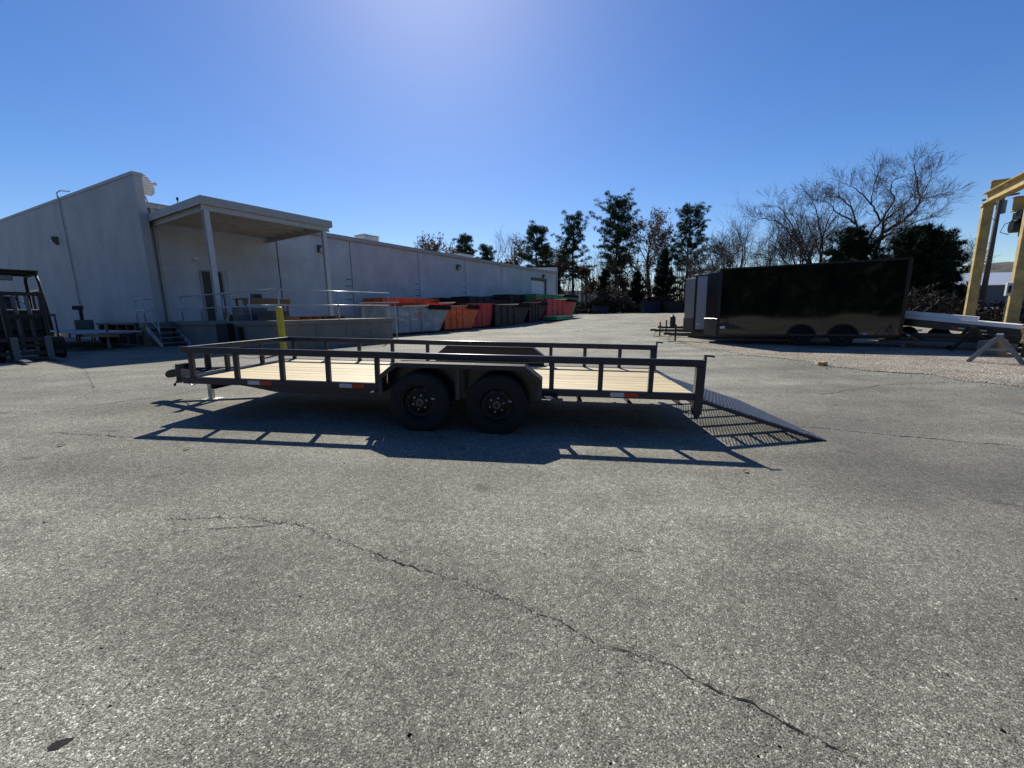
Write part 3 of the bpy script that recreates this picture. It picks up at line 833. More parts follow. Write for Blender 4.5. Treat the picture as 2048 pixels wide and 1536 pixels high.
# canopy
cn = hollow("canopy", wh)
MB().box(-.12, 5.15, -5.32, -.19, 5.60, 5.70).build("canopy_roof", M_TRIM, cn)
for (a, b, c, d) in ((-.16, 5.19, -5.36, -5.322), (-.16, -.122, -5.321, -.19), (5.152, 5.19, -5.321, -.19)):
    MB().box(a, b, c, d, 5.45, 5.74).build("fascia", M_TRIM, cn)
for u in (.02, 4.93):
    m = MB(); m.box(u - .06, u + .06, -5.2, -.03, 5.26, 5.275); m.box(u - .06, u + .06, -5.2, -.03, 5.585, 5.598); m.box(u - .006, u + .006, -5.2, -.03, 5.275, 5.585)
    m.build("canopy_beam", M_TRIM, cn)
m = MB(); m.box(-.1, 5.1, -5.26, -5.14, 5.26, 5.275); m.box(-.1, 5.1, -5.207, -5.193, 5.277, 5.597); m.build("canopy_beam", M_STEELW, cn)
for k in range(6):
    MB().box(.1, 4.85, -4.4 + k * .8, -4.35 + k * .8, 5.42, 5.598).build("purlin", M_TRIM, cn)
for u in (.02, 4.80):
    m = MB(); m.box(u - .09, u + .09, -5.29, -5.277, 1.22, 5.258); m.box(u - .09, u + .09, -5.123, -5.11, 1.22, 5.258); m.box(u - .005, u + .005, -5.2765, -5.1235, 1.22, 5.258)
    m.build("column", M_STEELW, cn)
# roof plant
for i, (u, n, sx, sy, sz, lab) in enumerate(((12.9, -1.6, 1.3, 1.0, .5, "pale boxy air unit on the warehouse roof, nearest the canopy"), (24.4, -2.2, 2.2, 1.3, .45, "low pale roof hatch on the warehouse roof, beyond the air unit"))):
    t = thing("roof_unit", lab, "air unit", wpt(u, n, 6.28 - n * .05), BA, "roof units on the warehouse")
    MB().box(-sx / 2, sx / 2, -sy / 2, sy / 2, .1, sz).build("casing", mat("roof_unit", (.55, .55, .52), .5), t, bevel=.03)
    MB().box(-sx / 2 - .03, sx / 2 + .03, -sy / 2 - .03, sy / 2 + .03, sz + .002, sz + .06).build("lid", M_TRIM, t)
    MB().box(-sx / 2 + .1, sx / 2 - .1, -sy / 2 + .1, sy / 2 - .1, -.08, .098).build("curb", M_PRIMER, t)
t = thing("roof_vent_pipe", "thin vent pipe with a cap on the roof beside the canopy", "vent pipe", wpt(1.5, -.9, 6.2), BA)
MB().tube([(0, 0, 0), (0, 0, .62)], .022, 8).build("pipe", M_FADE, t); MB().tube([(0, 0, .62), (0, 0, .76)], .05, 8).build("cap", M_DARK, t)
# satellite dish behind the parapet end
dish = thing("satellite_dish", "beige ribbed satellite dish behind the end of the gable parapet", "satellite dish", wpt(.10, -.42, 6.25), 0)
# opened towards the sun side (away and up to the right)
ax = Vector((.90, -.25, .30)).normalized(); e1 = ax.orthogonal().normalized(); e2 = ax.cross(e1); cc = Vector((0, 0, .85))
M_DISH = mat("dish_beige", (.62, .52, .34), .6, 0, .1)
for j in range(10):        # slats of the dish
    m = MB(); vs = []
    zz0, zz1 = -.50 + j * .1, -.50 + j * .1 + .08
    up_ = (Vector((0, 0, 1)) - ax * ax.z).normalized(); sd_ = up_.cross(ax)
    n = 10
    for zz in (zz0, zz1):
        hw = math.sqrt(max(.015, .52 ** 2 - zz ** 2)) * .8
        for k in range(n + 1):
            x = -hw + 2 * hw * k / n
            dpt = (x * x + zz * zz) * .42
            vs.append(cc + up_ * zz + sd_ * x + ax * dpt)
    n1 = n + 1
    vs2 = [v - ax * .015 for v in vs]
    fs = [(k, k + 1, n1 + k + 1, n1 + k) for k in range(n)] + [(2 * n1 + k, 2 * n1 + n1 + k, 2 * n1 + n1 + k + 1, 2 * n1 + k + 1) for k in range(n)]
    fs += [(k, 2 * n1 + k, 2 * n1 + k + 1, k + 1) for k in range(n)] + [(n1 + k, n1 + k + 1, 3 * n1 + k + 1, 3 * n1 + k) for k in range(n)]
    m.add(vs + vs2, fs).build("slat", M_DISH, dish)
m = MB(); m.tube([cc - ax * .02, (0, .0, 0.0)], .035, 8); m.tube([(0, 0, 0), (-.0, 0, -.1)], .07, 8); m.tube([cc + Vector((.05, 0, -.45)), (.15, 0, 0)], .025, 6); m.build("mount", M_FADE, dish)
m = MB(); f_ = cc + ax * .62 + Vector((0, 0, -.22)); m.tube([cc + up_ * -.45 + ax * .1, f_], .02, 6); m.build("feed_arm", M_DISH, dish)
MB().tube([f_ - ax * .02, f_ - ax * .02 + Vector((.16, 0, .02))], [.05, .07], 8).build("feed_horn", M_DISH, dish)

# ------------------------------------------------------------------ loading dock, its stairs and handrails
dk = thing("loading_dock", "raised concrete loading dock in front of the warehouse door", "loading dock", PW, BA)
MB().box(-.09, 4.78, -9.52, -.19, 1.05, 1.21).build("slab", M_CONC, dk, bevel=.015)
DU = [-.05, 1.2, 2.45, 3.6, 4.74]
for a, b in zip(DU[:-1], DU[1:]):
    MB().box(a + .006, b - .006, -9.48, -9.3, -.3, 1.048).build("wall_panel", M_CONC, dk, bevel=.008)
DN = [-9.29, -7.2, -5.2, -3.2, -1.2, -.2]
for a, b in zip(DN[:-1], DN[1:]):
    MB().box(-.05, .13, a + .006, b - .006, -.3, 1.048).build("wall_panel", M_CONC, dk, bevel=.008)
    MB().box(4.56, 4.74, a + .006, b - .006, -.3, 1.048).build("wall_panel", M_CONC, dk, bevel=.008)
MB().box(-.30, -.0905, -6.4, -5.5, .25, 1.12).build("dock_bumper", M_RUB, dk, bevel=.02)
MB().box(-.22, -.0905, -7.05, -6.85, .2, 1.0).build("dock_bumper", M_RUB, dk, bevel=.02)
hr = thing("handrail", "two-bar pipe handrail along the front edges of the loading dock", "handrail", PW, BA)
rail_m = mat("pipe_grey", (.42, .43, .45), .3, .5, .1)
cs = [(0.03, -1.8), (0.03, -9.4), (4.68, -9.4)]
for z in (2.24, 1.73):
    for p, q in zip(cs[:-1], cs[1:]):
        e = .06 if q[0] > 1 else 0
        MB().tube([(p[0], p[1], z), (q[0] + e, q[1], z)], .024, 10).build("rail", rail_m, hr, smooth=True)
for p in [(.03, -1.85), (.03, -3.7), (.03, -5.6), (.03, -7.5), (.03, -9.4), (2.25, -9.4), (4.66, -9.4)]:
    MB().tube([(*p, 1.212), (*p, 2.24)], .022, 10).build("rail_post", rail_m, hr, smooth=True)
rt_ = thing("low_rail", "short low pipe rail at the far right end of the loading dock", "handrail", PW, BA)
MB().tube([(4.9, -7.2, 1.9), (5.0, -9.7, 1.86)], .02, 8).build("rail", rail_m, rt_)
for y in (-7.4, -9.5): MB().tube([(4.95, y, gz(*wpt(4.95, -y)[:2])), (4.95, y, 1.88)], .018, 8).build("rail_post", rail_m, rt_)
sr = thing("dock_stairs", "short open stair with pipe railing climbing to the loading dock", "stairs", PW, BA)
zb = gz(*wpt(-.5, 2)[:2])
MB().box(-1.0, -.1, -1.15, -.195, .98, 1.19).build("landing", M_CONC, sr)
MB().box(-.95, -.15, -1.1, -.2, zb - .05, .979).build("landing_base", M_CONC, sr)
for k in range(4):
    z = .99 - k * .205; y = -1.16 - k * .29
    MB().box(-1.0, -.1, y - .30, y, z - .045, z).build("tread", mat("stair_tread", (.22, .22, .23), .6), sr)
for u in (-1.045, -.095):
    m = MB(); m.prism([(-1.16, 1.02), (-1.16, .80), (-2.38, zb - .02), (-2.52, zb - .02), (-2.52, zb + .1)], 'x', u, u + .035); m.build("stringer", M_STEELW, sr)
for u in (-1.03,):
    for dz in (.5, .98):
        MB().tube([(u, -.25, 1.19 + dz), (u, -1.15, 1.19 + dz), (u, -2.42, zb + .12 + dz)], .02, 8).build("rail", rail_m, sr, smooth=True)
    for y, z0 in ((-.25, 1.19), (-1.15, 1.19), (-2.42, zb)):
        MB().tube([(u, y, z0), (u, y, z0 + (.98 if z0 > 1 else 1.1))], .02, 8).build("rail_post", rail_m, sr, smooth=True)
m = MB();
for dz in (.5, .98): m.tube([(-1.03, -.25, 1.19 + dz), (-.1, -.25, 1.19 + dz)], .02, 8)
m.build("rail", rail_m, sr)

def bollard(p, label, h=1.46, r=.095, m_=None):
    z = gz(p[0], p[1]); t = thing("bollard", label, "bollard", (p[0], p[1], z), 0, "yellow bollards")
    MB().lathe([(r, -.1), (r, h - .06), (r * .92, h - .025), (r * .65, h - .005), (.001, h)], (0, 0, 0), 'z', 20).build("post", m_ or M_YEL, t, smooth=True)
    MB().lathe([(r * 1.5, -.02), (r * 1.45, .02), (r * 1.01, .03)], (0, 0, 0), 'z', 20).build("footing", M_CONC, t)
bollard((-7.22, 12.95), "yellow steel bollard at the near corner of the loading dock")
bollard((-17.6, 15.2), "faded yellow bollard against the gable wall behind the forklift", 1.5, .12, mat("old_yellow", (.30, .24, .06), .8))

# things left on the dock
def pallet(loc, rz, label, mt):
    t = thing("wooden_pallet", label, "pallet", loc, rz, "pallets on the loading dock")
    for x in (-.5, -.01, .46):
        MB().box(x, x + .045, -.5, .5, .0225, .1125).build("stringer", mt, t)
    for k in range(7):
        y = -.5 + k * .15
        MB().box(-.51, .515, y, y + .095, .1135, .133).build("deck_board", mt, t)
    for y in (-.5, -.05, .40):
        MB().box(-.51, .515, y, y + .095, 0.002, .0215).build("bottom_board", mt, t)
M_PAL = mat("pallet_orange", (.34, .14, .06), .8, 0, .3, 6, var2=.2)
pallet(wpt(1.15, 8.6, 1.212), BA + .2, "reddish wooden pallet lying on the dock behind the yellow bollard", M_PAL)
pallet(wpt(2.35, 7.9, 1.212), BA, "brown wooden pallet lying flat near the middle of the dock", M_OLDW)
pallet(wpt(3.25, 7.2, 1.212), BA + .1, "weathered pallet on the dock nearest its sunny right end", M_OLDW)
t = thing("work_table", "wooden work table with clutter standing on the dock under the canopy", "table", wpt(2.0, 4.6, 1.212), BA)
MB().box(-1.0, 1.0, -.4, .4, .86, .91).build("table_top", M_OLDW, t, bevel=.01)
MB().box(-.98, .98, -.38, -.34, .66, .859).build("apron", mat("ochre_wood", (.17, .10, .04), .7), t)
for x, y in ((-.9, -.33), (.9, -.33), (-.9, .33), (.9, .33)):
    MB().bar((x * .9, y, 0), (x, y, .859), .07, .07).build("leg", M_OLDW, t)
t = thing("tool_box", "small dark tool box on the work table", "tool box", wpt(1.75, 4.6, 2.124), BA + .3)
MB().box(-.2, .2, -.1, .1, 0, .16).build("case", M_DARK, t, bevel=.01); MB().box(-.205, .205, -.105, .105, .161, .2).build("lid", M_FADE, t); MB().tube([(-.1, 0, .2), (-.1, 0, .26), (.1, 0, .26), (.1, 0, .2)], .012, 6).build("handle", M_CHROME, t)
def crate(loc, rz, s_, label, mt):
    t = thing("crate", label, "crate", loc, rz, "crates on the loading dock")
    a, b, h = s_
    for i in range(3):
        z = i * h / 3
        for (x0, x1, y0, y1) in ((-a, a, -b, -b + .02), (-a, a, b - .02, b), (-a, -a + .02, -b + .021, b - .021), (a - .02, a, -b + .021, b - .021)):
            MB().box(x0, x1, y0, y1, z + .003, z + h / 3 - .012).build("slat", mt, t)
    MB().box(-a + .022, a - .022, -b + .022, b - .022, .005, .03).build("base", mt, t)
    MB().box(-a + .022, a - .022, -b + .022, b - .022, .04, h * .8).build("contents", M_DARK, t)
crate(wpt(.7, 6.1, 1.212), BA, (.45, .4, .5), "dark slatted crate on the dock beside the canopy column", M_PRIMER)
crate(wpt(1.0, 7.2, 1.212), BA + .3, (.4, .35, .36), "low dark crate on the dock behind the bollard", M_OLDW)
t = thing("vise", "black bench vise at the dock edge below the canopy column", "vise", wpt(-.0, 6.0, 1.212), BA)
MB().box(-.08, .08, -.1, .1, 0, .1).build("base", M_DARK, t); MB().box(-.06, .06, -.16, .02, .101, .24).build("body", M_DARK, t, bevel=.02)
MB().box(-.06, .06, .05, .1, .101, .24).build("jaw", M_DARK, t); MB().tube([(0, .1, .15), (0, .24, .15)], .015, 8).build("screw", M_CHROME, t)

# ------------------------------------------------------------------ dumpsters along the warehouse
def dumpster(u0, u1, n0, depth, ztop, mt, label, ub=None, zb=None, lid=True, logo=None):
    """u0..u1 along the wall at the rim, near face at n0; the right end slopes in towards the bottom"""
    p = wpt((u0 + u1) / 2, n0); zg = min(gz(*wpt(u0, n0)[:2]), gz(*wpt(u1, n0)[:2]))
    t = thing("dumpster", label, "dumpster", wpt(u0, n0, zg), BA, "dumpsters in a row along the warehouse")
    Lx = u1 - u0; H = ztop - zg; ib = Lx * .78 if ub is None else ub - u0
    zb_ = .13
    ca = Lx * .70
    # near and far sides bulge outwards at the loading end
    fl = .12
    V = [(0, 0, zb_), (ib * .9, 0, zb_), (ib, .0, zb_), (Lx, -fl, H), (ca, 0, H), (0, 0, H)]
    Vf = [(x, depth - y, z) for x, y, z in V]
    m = MB(); vs = V + Vf
    fs = [(0, 1, 4, 5), (1, 2, 4), (2, 3, 4), (6, 7, 10, 11), (7, 8, 10), (8, 9, 10),
          (0, 6, 8, 2), (0, 5, 11, 6), (2, 8, 9, 3)]
    m.add(vs, fs); m.build("body", mt, t, recalc=True)
    rim = MB()
    pts = [V[5], V[4], V[3], Vf[3], Vf[4], Vf[5], V[5]]
    for a, b in zip(pts[:-1], pts[1:]):
        rim.bar(Vector(a) + Vector((0, 0, -.03)), Vector(b) + Vector((0, 0, -.03)), .07, .06)
    rim.build("rim", mt, t)
    for k in range(1, 4):
        x = ca * k / 4
        MB().box(x - .04, x + .04, -.05, -.001, zb_ + .02, H - .07).build("rib", mt, t)
    MB().bar((0.02, -.03, zb_ + H * .52), (ca, -.03, zb_ + H * .52), .045, .1).build("pocket", mt, t)
    if lid:
        m = MB(); m.prism([(Lx * .60, H + .015), (Lx * .63, H + .10), (Lx * .97, H + .09), (Lx * 1.02, H - .05), (Lx * .99, H - .20), (Lx * .62, H - .16)], 'y', -fl - .06, -fl - .01)
        m.prism([(Lx * .60, H + .015), (Lx * .63, H + .10), (Lx * .97, H + .09), (Lx * 1.02, H - .03), (Lx * .98, H + .02)], 'y', -fl - .005, depth + fl)
        m.build("lid", M_LID, t)
    for x in (.25, ib * .85):
        for y in (.25, depth - .25):
            MB().tube([(x, y - .05, .07), (x, y + .05, .07)], .07, 12).build("caster", M_RUB, t)
    MB().box(0.05, ib - .05, .1, .22, .135 - .07, .128).build("skid", M_DARK, t)
    if logo:
        MB().box(Lx * .22, Lx * .34, -.004, -.001, H * .66, H * .80).build("white_decal", mat("faded_decal", (.42, .43, .44), .6), t)
        MB().box(Lx * .42, Lx * .54, -.004, -.001, H * .66, H * .78).build("orange_decal", mat("faded_orange", (.45, .20, .13), .6), t)
        for a in (.16, .36): MB().box(Lx * a, Lx * a + .5, -.004, -.001, H * .52, H * .56).build("reflective_strip", M_WHT, t)
dumpster(7.0, 11.95, 6.5, 1.9, 1.78, M_GREYDUMP, "grey dumpster with a black lid nearest the loading dock", 11.05, logo=True)
dumpster(10.3, 18.8, 2.6, 1.9, 2.42, M_ORANGE, "tall orange dumpster against the warehouse wall, first in the back row", 17.4)
dumpster(11.0, 17.0, 4.6, 1.7, 2.05, M_ORANGE, "orange dumpster in the middle row behind the grey one", 15.6)
dumpster(11.9, 15.35, 6.2, 1.6, 1.80, M_ORANGE, "small orange dumpster with a black lid in front, next after the grey one", 14.6)
dumpster(14.9, 18.2, 5.6, 1.8, 2.05, M_REDD, "dull red dumpster in the front row between the orange and the black ones", 17.6, lid=False)
dumpster(19.1, 25.0, 2.6, 1.9, 2.72, M_BLK, "black dumpster against the wall, next after the tall orange one", 23.8)
dumpster(25.2, 30.9, 2.6, 1.9, 3.05, M_BLK, "black dumpster against the wall before the overhead door", 29.6)
dumpster(17.9, 23.0, 5.9, 1.9, 1.96, M_BLK, "black dumpster in the front row right after the dull red one", 22.0)
dumpster(22.9, 26.0, 6.0, 1.7, 2.15, M_BLK, "last black dumpster of the front row, before the bright red one", 24.8)
dumpster(26.4, 32.8, 5.9, 1.8, 2.52, M_REDD, "bright red dumpster at the far end of the front row", 31.6)
dumpster(28.0, 38.1, 3.9, 1.9, 3.12, M_GRN, "long green dumpster behind the bright red one", 36.8)
t = thing("skip_tray", "low green tray with a white sheet on top before the red dumpster", "tray", wpt(25.9, 7.1, gz(*wpt(26, 7.1)[:2])), BA)
MB().prism([(0, .12), (3.4, .12), (3.8, .42), (0, .42)], 'y', 0, 1.4).build("tray_body", M_GRN, t, bevel=.02)
MB().box(.1, 3.5, .1, 1.3, .422, .47).build("white_sheet", M_WHITEB, t)
for x in (.3, 3.0): MB().box(x, x + .12, .1, 1.3, 0, .119).build("foot", M_DARK, t)

# ------------------------------------------------------------------ enclosed trailers on the gravel
ED = Vector((math.sin(math.radians(118)), math.cos(math.radians(118)), 0)); EA = math.atan2(ED.y, ED.x)
EN = Vector((-ED.y, ED.x, 0))
def enclosed(p0, Lb, H, Wd, mt, mnose, label, wheels, z0=.40, group="enclosed cargo trailers", spare=False):
    zg = gz(p0[0] + ED.x * Lb / 2, p0[1] + ED.y * Lb / 2) + .014
    t = thing("enclosed_trailer", label, "trailer", (p0[0], p0[1], zg), EA, group)
    nl = .5
    MB().box(0.0, Lb, 0, Wd, z0, H).build("body", mt, t, bevel=.03)
    m = MB(); m.prism([(-.002, .02), (-nl, Wd / 2 - .5), (-nl, Wd / 2 + .5), (-.002, Wd - .02)], 'z', z0 + .05, H - .08); m.build("nose", mnose, t, bevel=.02)
    m = MB(); m.prism([(-.02, -.012), (-nl - .03, Wd / 2 - .52), (-nl - .03, Wd / 2 + .52), (-.02, Wd + .012)], 'z', z0 - .02, z0 + .62); m.build("stone_guard", mat("dark_guard", (.02, .02, .022), .45, 0, .2, 20, bump=.4, bscale=60), t)
    MB().box(-.015, Lb + .03, -.018, .03, H - .03, H + .03).build("roof_trim", M_DARK, t); MB().box(-.015, Lb + .03, Wd - .03, Wd + .018, H - .03, H + .03).build("roof_trim", M_DARK, t)
    MB().box(.03, Lb, .032, Wd - .032, H + .001, H + .035).build("roof", mat("white_roof", (.62, .62, .6), .5), t)
    MB().box(-.012, .09, -.016, .03, z0, H - .032).build("corner_post", M_DARK, t, bevel=.01)
    MB().box(Lb - .08, Lb + .02, -.014, .03, z0, H - .032).build("corner_post", M_DARK, t, bevel=.01)
    MB().box(.05, Lb - .05, -.012, -.001, z0 - .01, z0 + .06).build("sill_trim", mat("sill_trim", (.05, .05, .055), .3, .5), t)
    for k in range(1, int(Lb / 1.22) + 1):
        MB().box(k * 1.22 - .012, k * 1.22 + .012, -.004, -.0005, z0 + .06, H - .04).build("panel_seam", mt, t)
    for k in range(int(Lb / .6)):
        MB().box(.3 + k * .6, .34 + k * .6, -.026, -.0185, H - .012, H + .012).build("roof_rivet", M_FADE, t)
    MB().box(.12, .30, -.006, -.001, z0 + .26, z0 + .36).build("white_decal", M_WHT, t)
    for x in wheels:
        w = make_wheel(t, (x, .115, .36), 1, R=.36, wdt=.21)
        m = MB(); pr = []
        for k in range(11):
            a = math.pi * k / 10; pr.append((x - .50 * math.cos(a), .34 + .52 * math.sin(a)))
        m.sheet(pr, 'y', -.06, .0, .05); m.build("wheel_arch", M_DARK, t)
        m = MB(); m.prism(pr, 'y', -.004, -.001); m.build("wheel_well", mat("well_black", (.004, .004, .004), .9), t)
    MB().box(wheels[-1] + .58, wheels[-1] + .70, -.012, -.001, .44, .50).build("marker_light", M_WHT, t)
    MB().box(.2, Lb - .1, .2, .32, z0 - .10, z0 - .002).build("chassis_beam", M_DARK, t); MB().box(.2, Lb - .1, Wd - .32, Wd - .2, z0 - .10, z0 - .002).build("chassis_beam", M_DARK, t)
    for s_ in (-1, 1):
        MB().bar((.3, Wd / 2 + s_ * .8, z0 - .055), (-2.0, Wd / 2 + s_ * .06, z0 - .055), .06, .11).build("tongue_beam", M_DARK, t)
    m = MB(); m.prism([(-1.98, z0 - .08), (-1.98, z0 + .03), (-2.2, z0 + .02), (-2.26, z0 - .03), (-2.24, z0 - .09)], 'y', Wd / 2 - .07, Wd / 2 + .07); m.build("coupler", M_DARK, t)
    m = MB(); m.tube([(-1.72, Wd / 2 - .15, 0.02), (-1.72, Wd / 2 - .15, z0 + .4)], .04, 10); m.box(-1.80, -1.64, Wd / 2 - .23, Wd / 2 - .07, -.0, .02); m.tube([(-1.72, Wd / 2 - .15, z0 + .4), (-1.72, Wd / 2 - .32, z0 + .4), (-1.72, Wd / 2 - .32, z0 + .3)], .014, 6)
    m.build("jack", M_DARK, t)
    m = MB(); m.tube([(-1.9, Wd / 2, z0 - .1), (-2.05, Wd / 2 - .1, .12), (-1.9, Wd / 2 - .2, .03), (-1.2, Wd / 2 - .5, .02), (-.3, Wd / 2 - .9, .04)], .012, 6); m.build("safety_chain", M_FADE, t)
    return t
M_EBLK = black_gloss("gloss_black_sheet", (.004, .004, .005), .05, 1.0)
M_ECH = black_gloss("gloss_charcoal_sheet", (.03, .031, .034), .12)
M_ESIL = black_gloss("silver_sheet", (.36, .37, .41), .35)
M_EGRY = black_gloss("grey_nose_sheet", (.17, .175, .185), .4)
M_ENOSE = black_gloss("black_nose_sheet", (.006, .006, .007), .25, .3)
M_EWHT = black_gloss("white_sheet_metal", (.34, .345, .35), .3)
p1 = Vector((8.60, 17.18, 0))
e1t = enclosed(p1, 5.85, 3.06, 2.45, M_EBLK, M_ENOSE, "glossy black enclosed trailer with twin axles parked on the gravel, nearest of its row", (2.92, 4.20))
m = MB(); m.tube([(-.53, .70, 1.07), (-.03, -.01, 1.07)], .012, 6); m.build("nose_trim", M_CHROME, e1t)
p2 = p1 + EN * 3.3 + ED * -1.15
enclosed(p2, 5.6, 3.06, 2.4, M_ESIL, M_EGRY, "silver enclosed trailer parked just behind the glossy black one", (2.9, 3.8))
p3 = p2 + EN * 3.3 + ED * -.1
enclosed(p3, 5.6, 3.0, 2.3, M_EWHT, M_EWHT, "white enclosed trailer standing behind the silver one", (2.9, 3.8))
t = thing("propane_bottle", "dark gas bottle on the tongue of the white enclosed trailer", "gas bottle", p3 - ED * 1.35 + EN * .9 + Vector((0, 0, gz(p3.x, p3.y) + .40)), EA)
MB().lathe([(.001, 0), (.15, .01), (.16, .06), (.16, .52), (.12, .62), (.05, .66), (.001, .66)], (0, 0, 0), 'z', 18).build("tank", M_DARK, t, smooth=True); MB().tube([(0, 0, .66), (0, 0, .74)], .05, 10).build("valve", M_CHROME, t)

# ------------------------------------------------------------------ right edge: gantry, tilt-deck trailer, trestles, lumber
gt = thing("gantry_crane", "yellow steel gantry crane frame with a dark hoist at the right edge", "gantry crane", (20.0, 18.0, gz(20, 18)), BA)
for i, x in enumerate((0.0, -3.75)):
    m = MB().box(x - .12, x + .12, -.155, .155, .03, 5.50); m.build("leg", M_GANT, gt, bevel=.015)
    MB().box(x - .22, x + .22, -.28, .28, 0, .028).build("base_plate", M_GANT, gt)
    MB().box(x - .15, x + .15, -.2, .2, 5.502, 5.60).build("cap_plate", M_GANT, gt)
m = MB(); m.box(-9.0, .25, -.16, .16, 5.602, 5.635); m.box(-9.0, .25, -.012, .012, 5.636, 6.02); m.box(-9.0, .25, -.16, .16, 6.021, 6.055); m.build("runway_beam", M_GANT, gt)
m = MB(); m.box(-.4, -.12, -9.0, .1, 6.06, 6.09); m.box(-.3, -.28, -9.0, .1, 6.091, 6.4); m.box(-.4, -.12, -9.0, .1, 6.401, 6.43); m.build("end_beam", M_GANT, gt)
m = MB(); m.box(-1.75, -1.45, -9.0, -.2, 4.95, 4.98); m.box(-1.61, -1.59, -9.0, -.2, 4.981, 5.45); m.box(-1.75, -1.45, -9.0, -.2, 5.451, 5.48); m.build("bridge_beam", M_GANT, gt)
for y in (-.12, .0): pass
hs_ = hollow("hoist", gt)
MB().box(-1.95, -1.25, -1.05, -.35, 4.62, 4.94).build("trolley", M_DARK, hs_, bevel=.03)
MB().tube([(-1.6, -1.2, 4.4), (-1.6, -.25, 4.4)], .24, 16).build("drum", M_DARK, hs_)
MB().box(-1.85, -1.35, -.95, -.55, 4.02, 4.25).build("motor", M_DARK, hs_, bevel=.03)
MB().tube([(-1.7, -.3, 4.6), (-1.7, -.05, 4.5), (-1.75, .05, 4.2), (-1.7, -.2, 4.1)], .015, 6).build("cable", M_DARK, hs_)
m = MB(); m.box(-3.95, -3.80, .157, .31, 1.75, 2.2); m.build("switch_box", mat("switch_white", (.55, .56, .58), .5), gt, bevel=.01)
MB().box(-3.97, -3.951, .20, .27, 1.85, 2.1).build("switch_handle", M_DARK, gt)
MB().tube([(-3.87, .23, .05), (-3.87, .23, 1.75)], .02, 8).build("conduit", M_FADE, gt)

vd = Vector((1.6, -2.6, -.36)); vl = vd.length; vx = vd / vl; vy = Vector((2.6, 1.6, 0)).normalized(); vz = vx.cross(vy)
fo = Vector((13.55, 16.2, 1.06))
tf = thing("tilt_deck_trailer", "black tilt-deck equipment trailer under long white beams at the right", "trailer", mw=frame_matrix(fo, vx, vy, vz))
MB().box(0, 4.6, -.15, 2.1, -.10, -.02).build("deck", M_PRIMER, tf, bevel=.01)
for y in (-.17, 2.05): MB().box(-.05, 4.65, y, y + .07, -.24, -.018).build("side_rail", M_DARK, tf)
for k in range(7): MB().box(.2 + k * .68, .26 + k * .68, -.09, 2.04, -.2, -.102).build("crossmember", M_DARK, tf)
for x in (1.5, 2.35):
    make_wheel(tf, (x, .55, -.50 - (.02 if x > 2 else .10)), 1, R=.30, wdt=.2)
    MB().tube([(x, -.25, -.5), (x, 2.1, -.5)], .04, 10).build("axle", M_DARK, tf)
for x in (2.9, 3.4): MB().box(x, x + .15, -.176, -.1705, -.17, -.12).build("white_reflector", M_WHT, tf); MB().box(x - .16, x - .005, -.176, -.1705, -.17, -.12).build("red_reflector", M_RED, tf)
rpz = thing("loading_ramp", "black loading ramp edged in red and white tape leaning off the tilt-deck trailer", "ramp", mw=frame_matrix((13.25, 15.0, .88), Vector((.75, -.95, -.66)).normalized(), Vector((.95, .75, 0)).normalized(), Vector((.75, -.95, -.66)).normalized().cross(Vector((.95, .75, 0)).normalized())))
for y in (0, .38): MB().box(0, 1.42, y, y + .05, -.05, .0).build("ramp_rail", M_DARK, rpz)
for k in range(6): MB().box(.08 + k * .24, .12 + k * .24, .051, .379, -.04, -.005).build("rung", M_DARK, rpz)
for k in range(7): MB().box(.05 + k * .2, .05 + k * .2 + .098, -.004, -.001, -.042, -.008).build("tape", M_WHT if k % 2 else M_RED, rpz)
for i, (y, z, l, lab) in enumerate(((-.02, 0, 4.4, "long white beam nearest the yard on the tilt-deck trailer"), (.20, 0, 4.1, "long white beam lying second on the tilt-deck trailer"), (.42, 0, 4.3, "long white beam lying third from the yard on the tilt-deck trailer"), (.08, .135, 3.2, "shorter white beam stacked on top of the others on the tilt-deck trailer"))):
    o = fo + vx * .02 + vy * y + vz * (z)
    t = thing("white_beam", lab, "beam", mw=frame_matrix(o, vx, vy, vz), group="white beams on the tilt-deck trailer")
    m = MB(); m.box(0, l, 0, .20, 0, .132); m.build("box_section", M_WHITEB, t, bevel=.012)
    MB().box(-.01, -.001, .0, .20, .0, .132).build("end_plate", M_WHITEB, t)

so = thing("shade_bars", "low pile of dark steel bars added to shade the ground under the tilt-deck trailer", "steel bars", (14.05, 15.1, gz(14, 15) + .02), math.atan2(vx.y, vx.x))  # made-up clutter, its dark bars stand in for the shadow under the deck
for k in range(9):
    r_, c_ = divmod(k, 4); yy_ = -.35 + c_ * .2 + r_ * .07; x0 = random.uniform(-.3, .2)
    MB().box(x0, 3.3 + x0, yy_, yy_ + .15, .14 + r_ * .13, .26 + r_ * .13).build("bar", M_DARK if k % 3 else M_PRIMER, so, bevel=.008)
for x in (.4, 2.6): MB().box(x, x + .12, -.45, .55, 0, .138).build("bearer", M_OLDW, so)

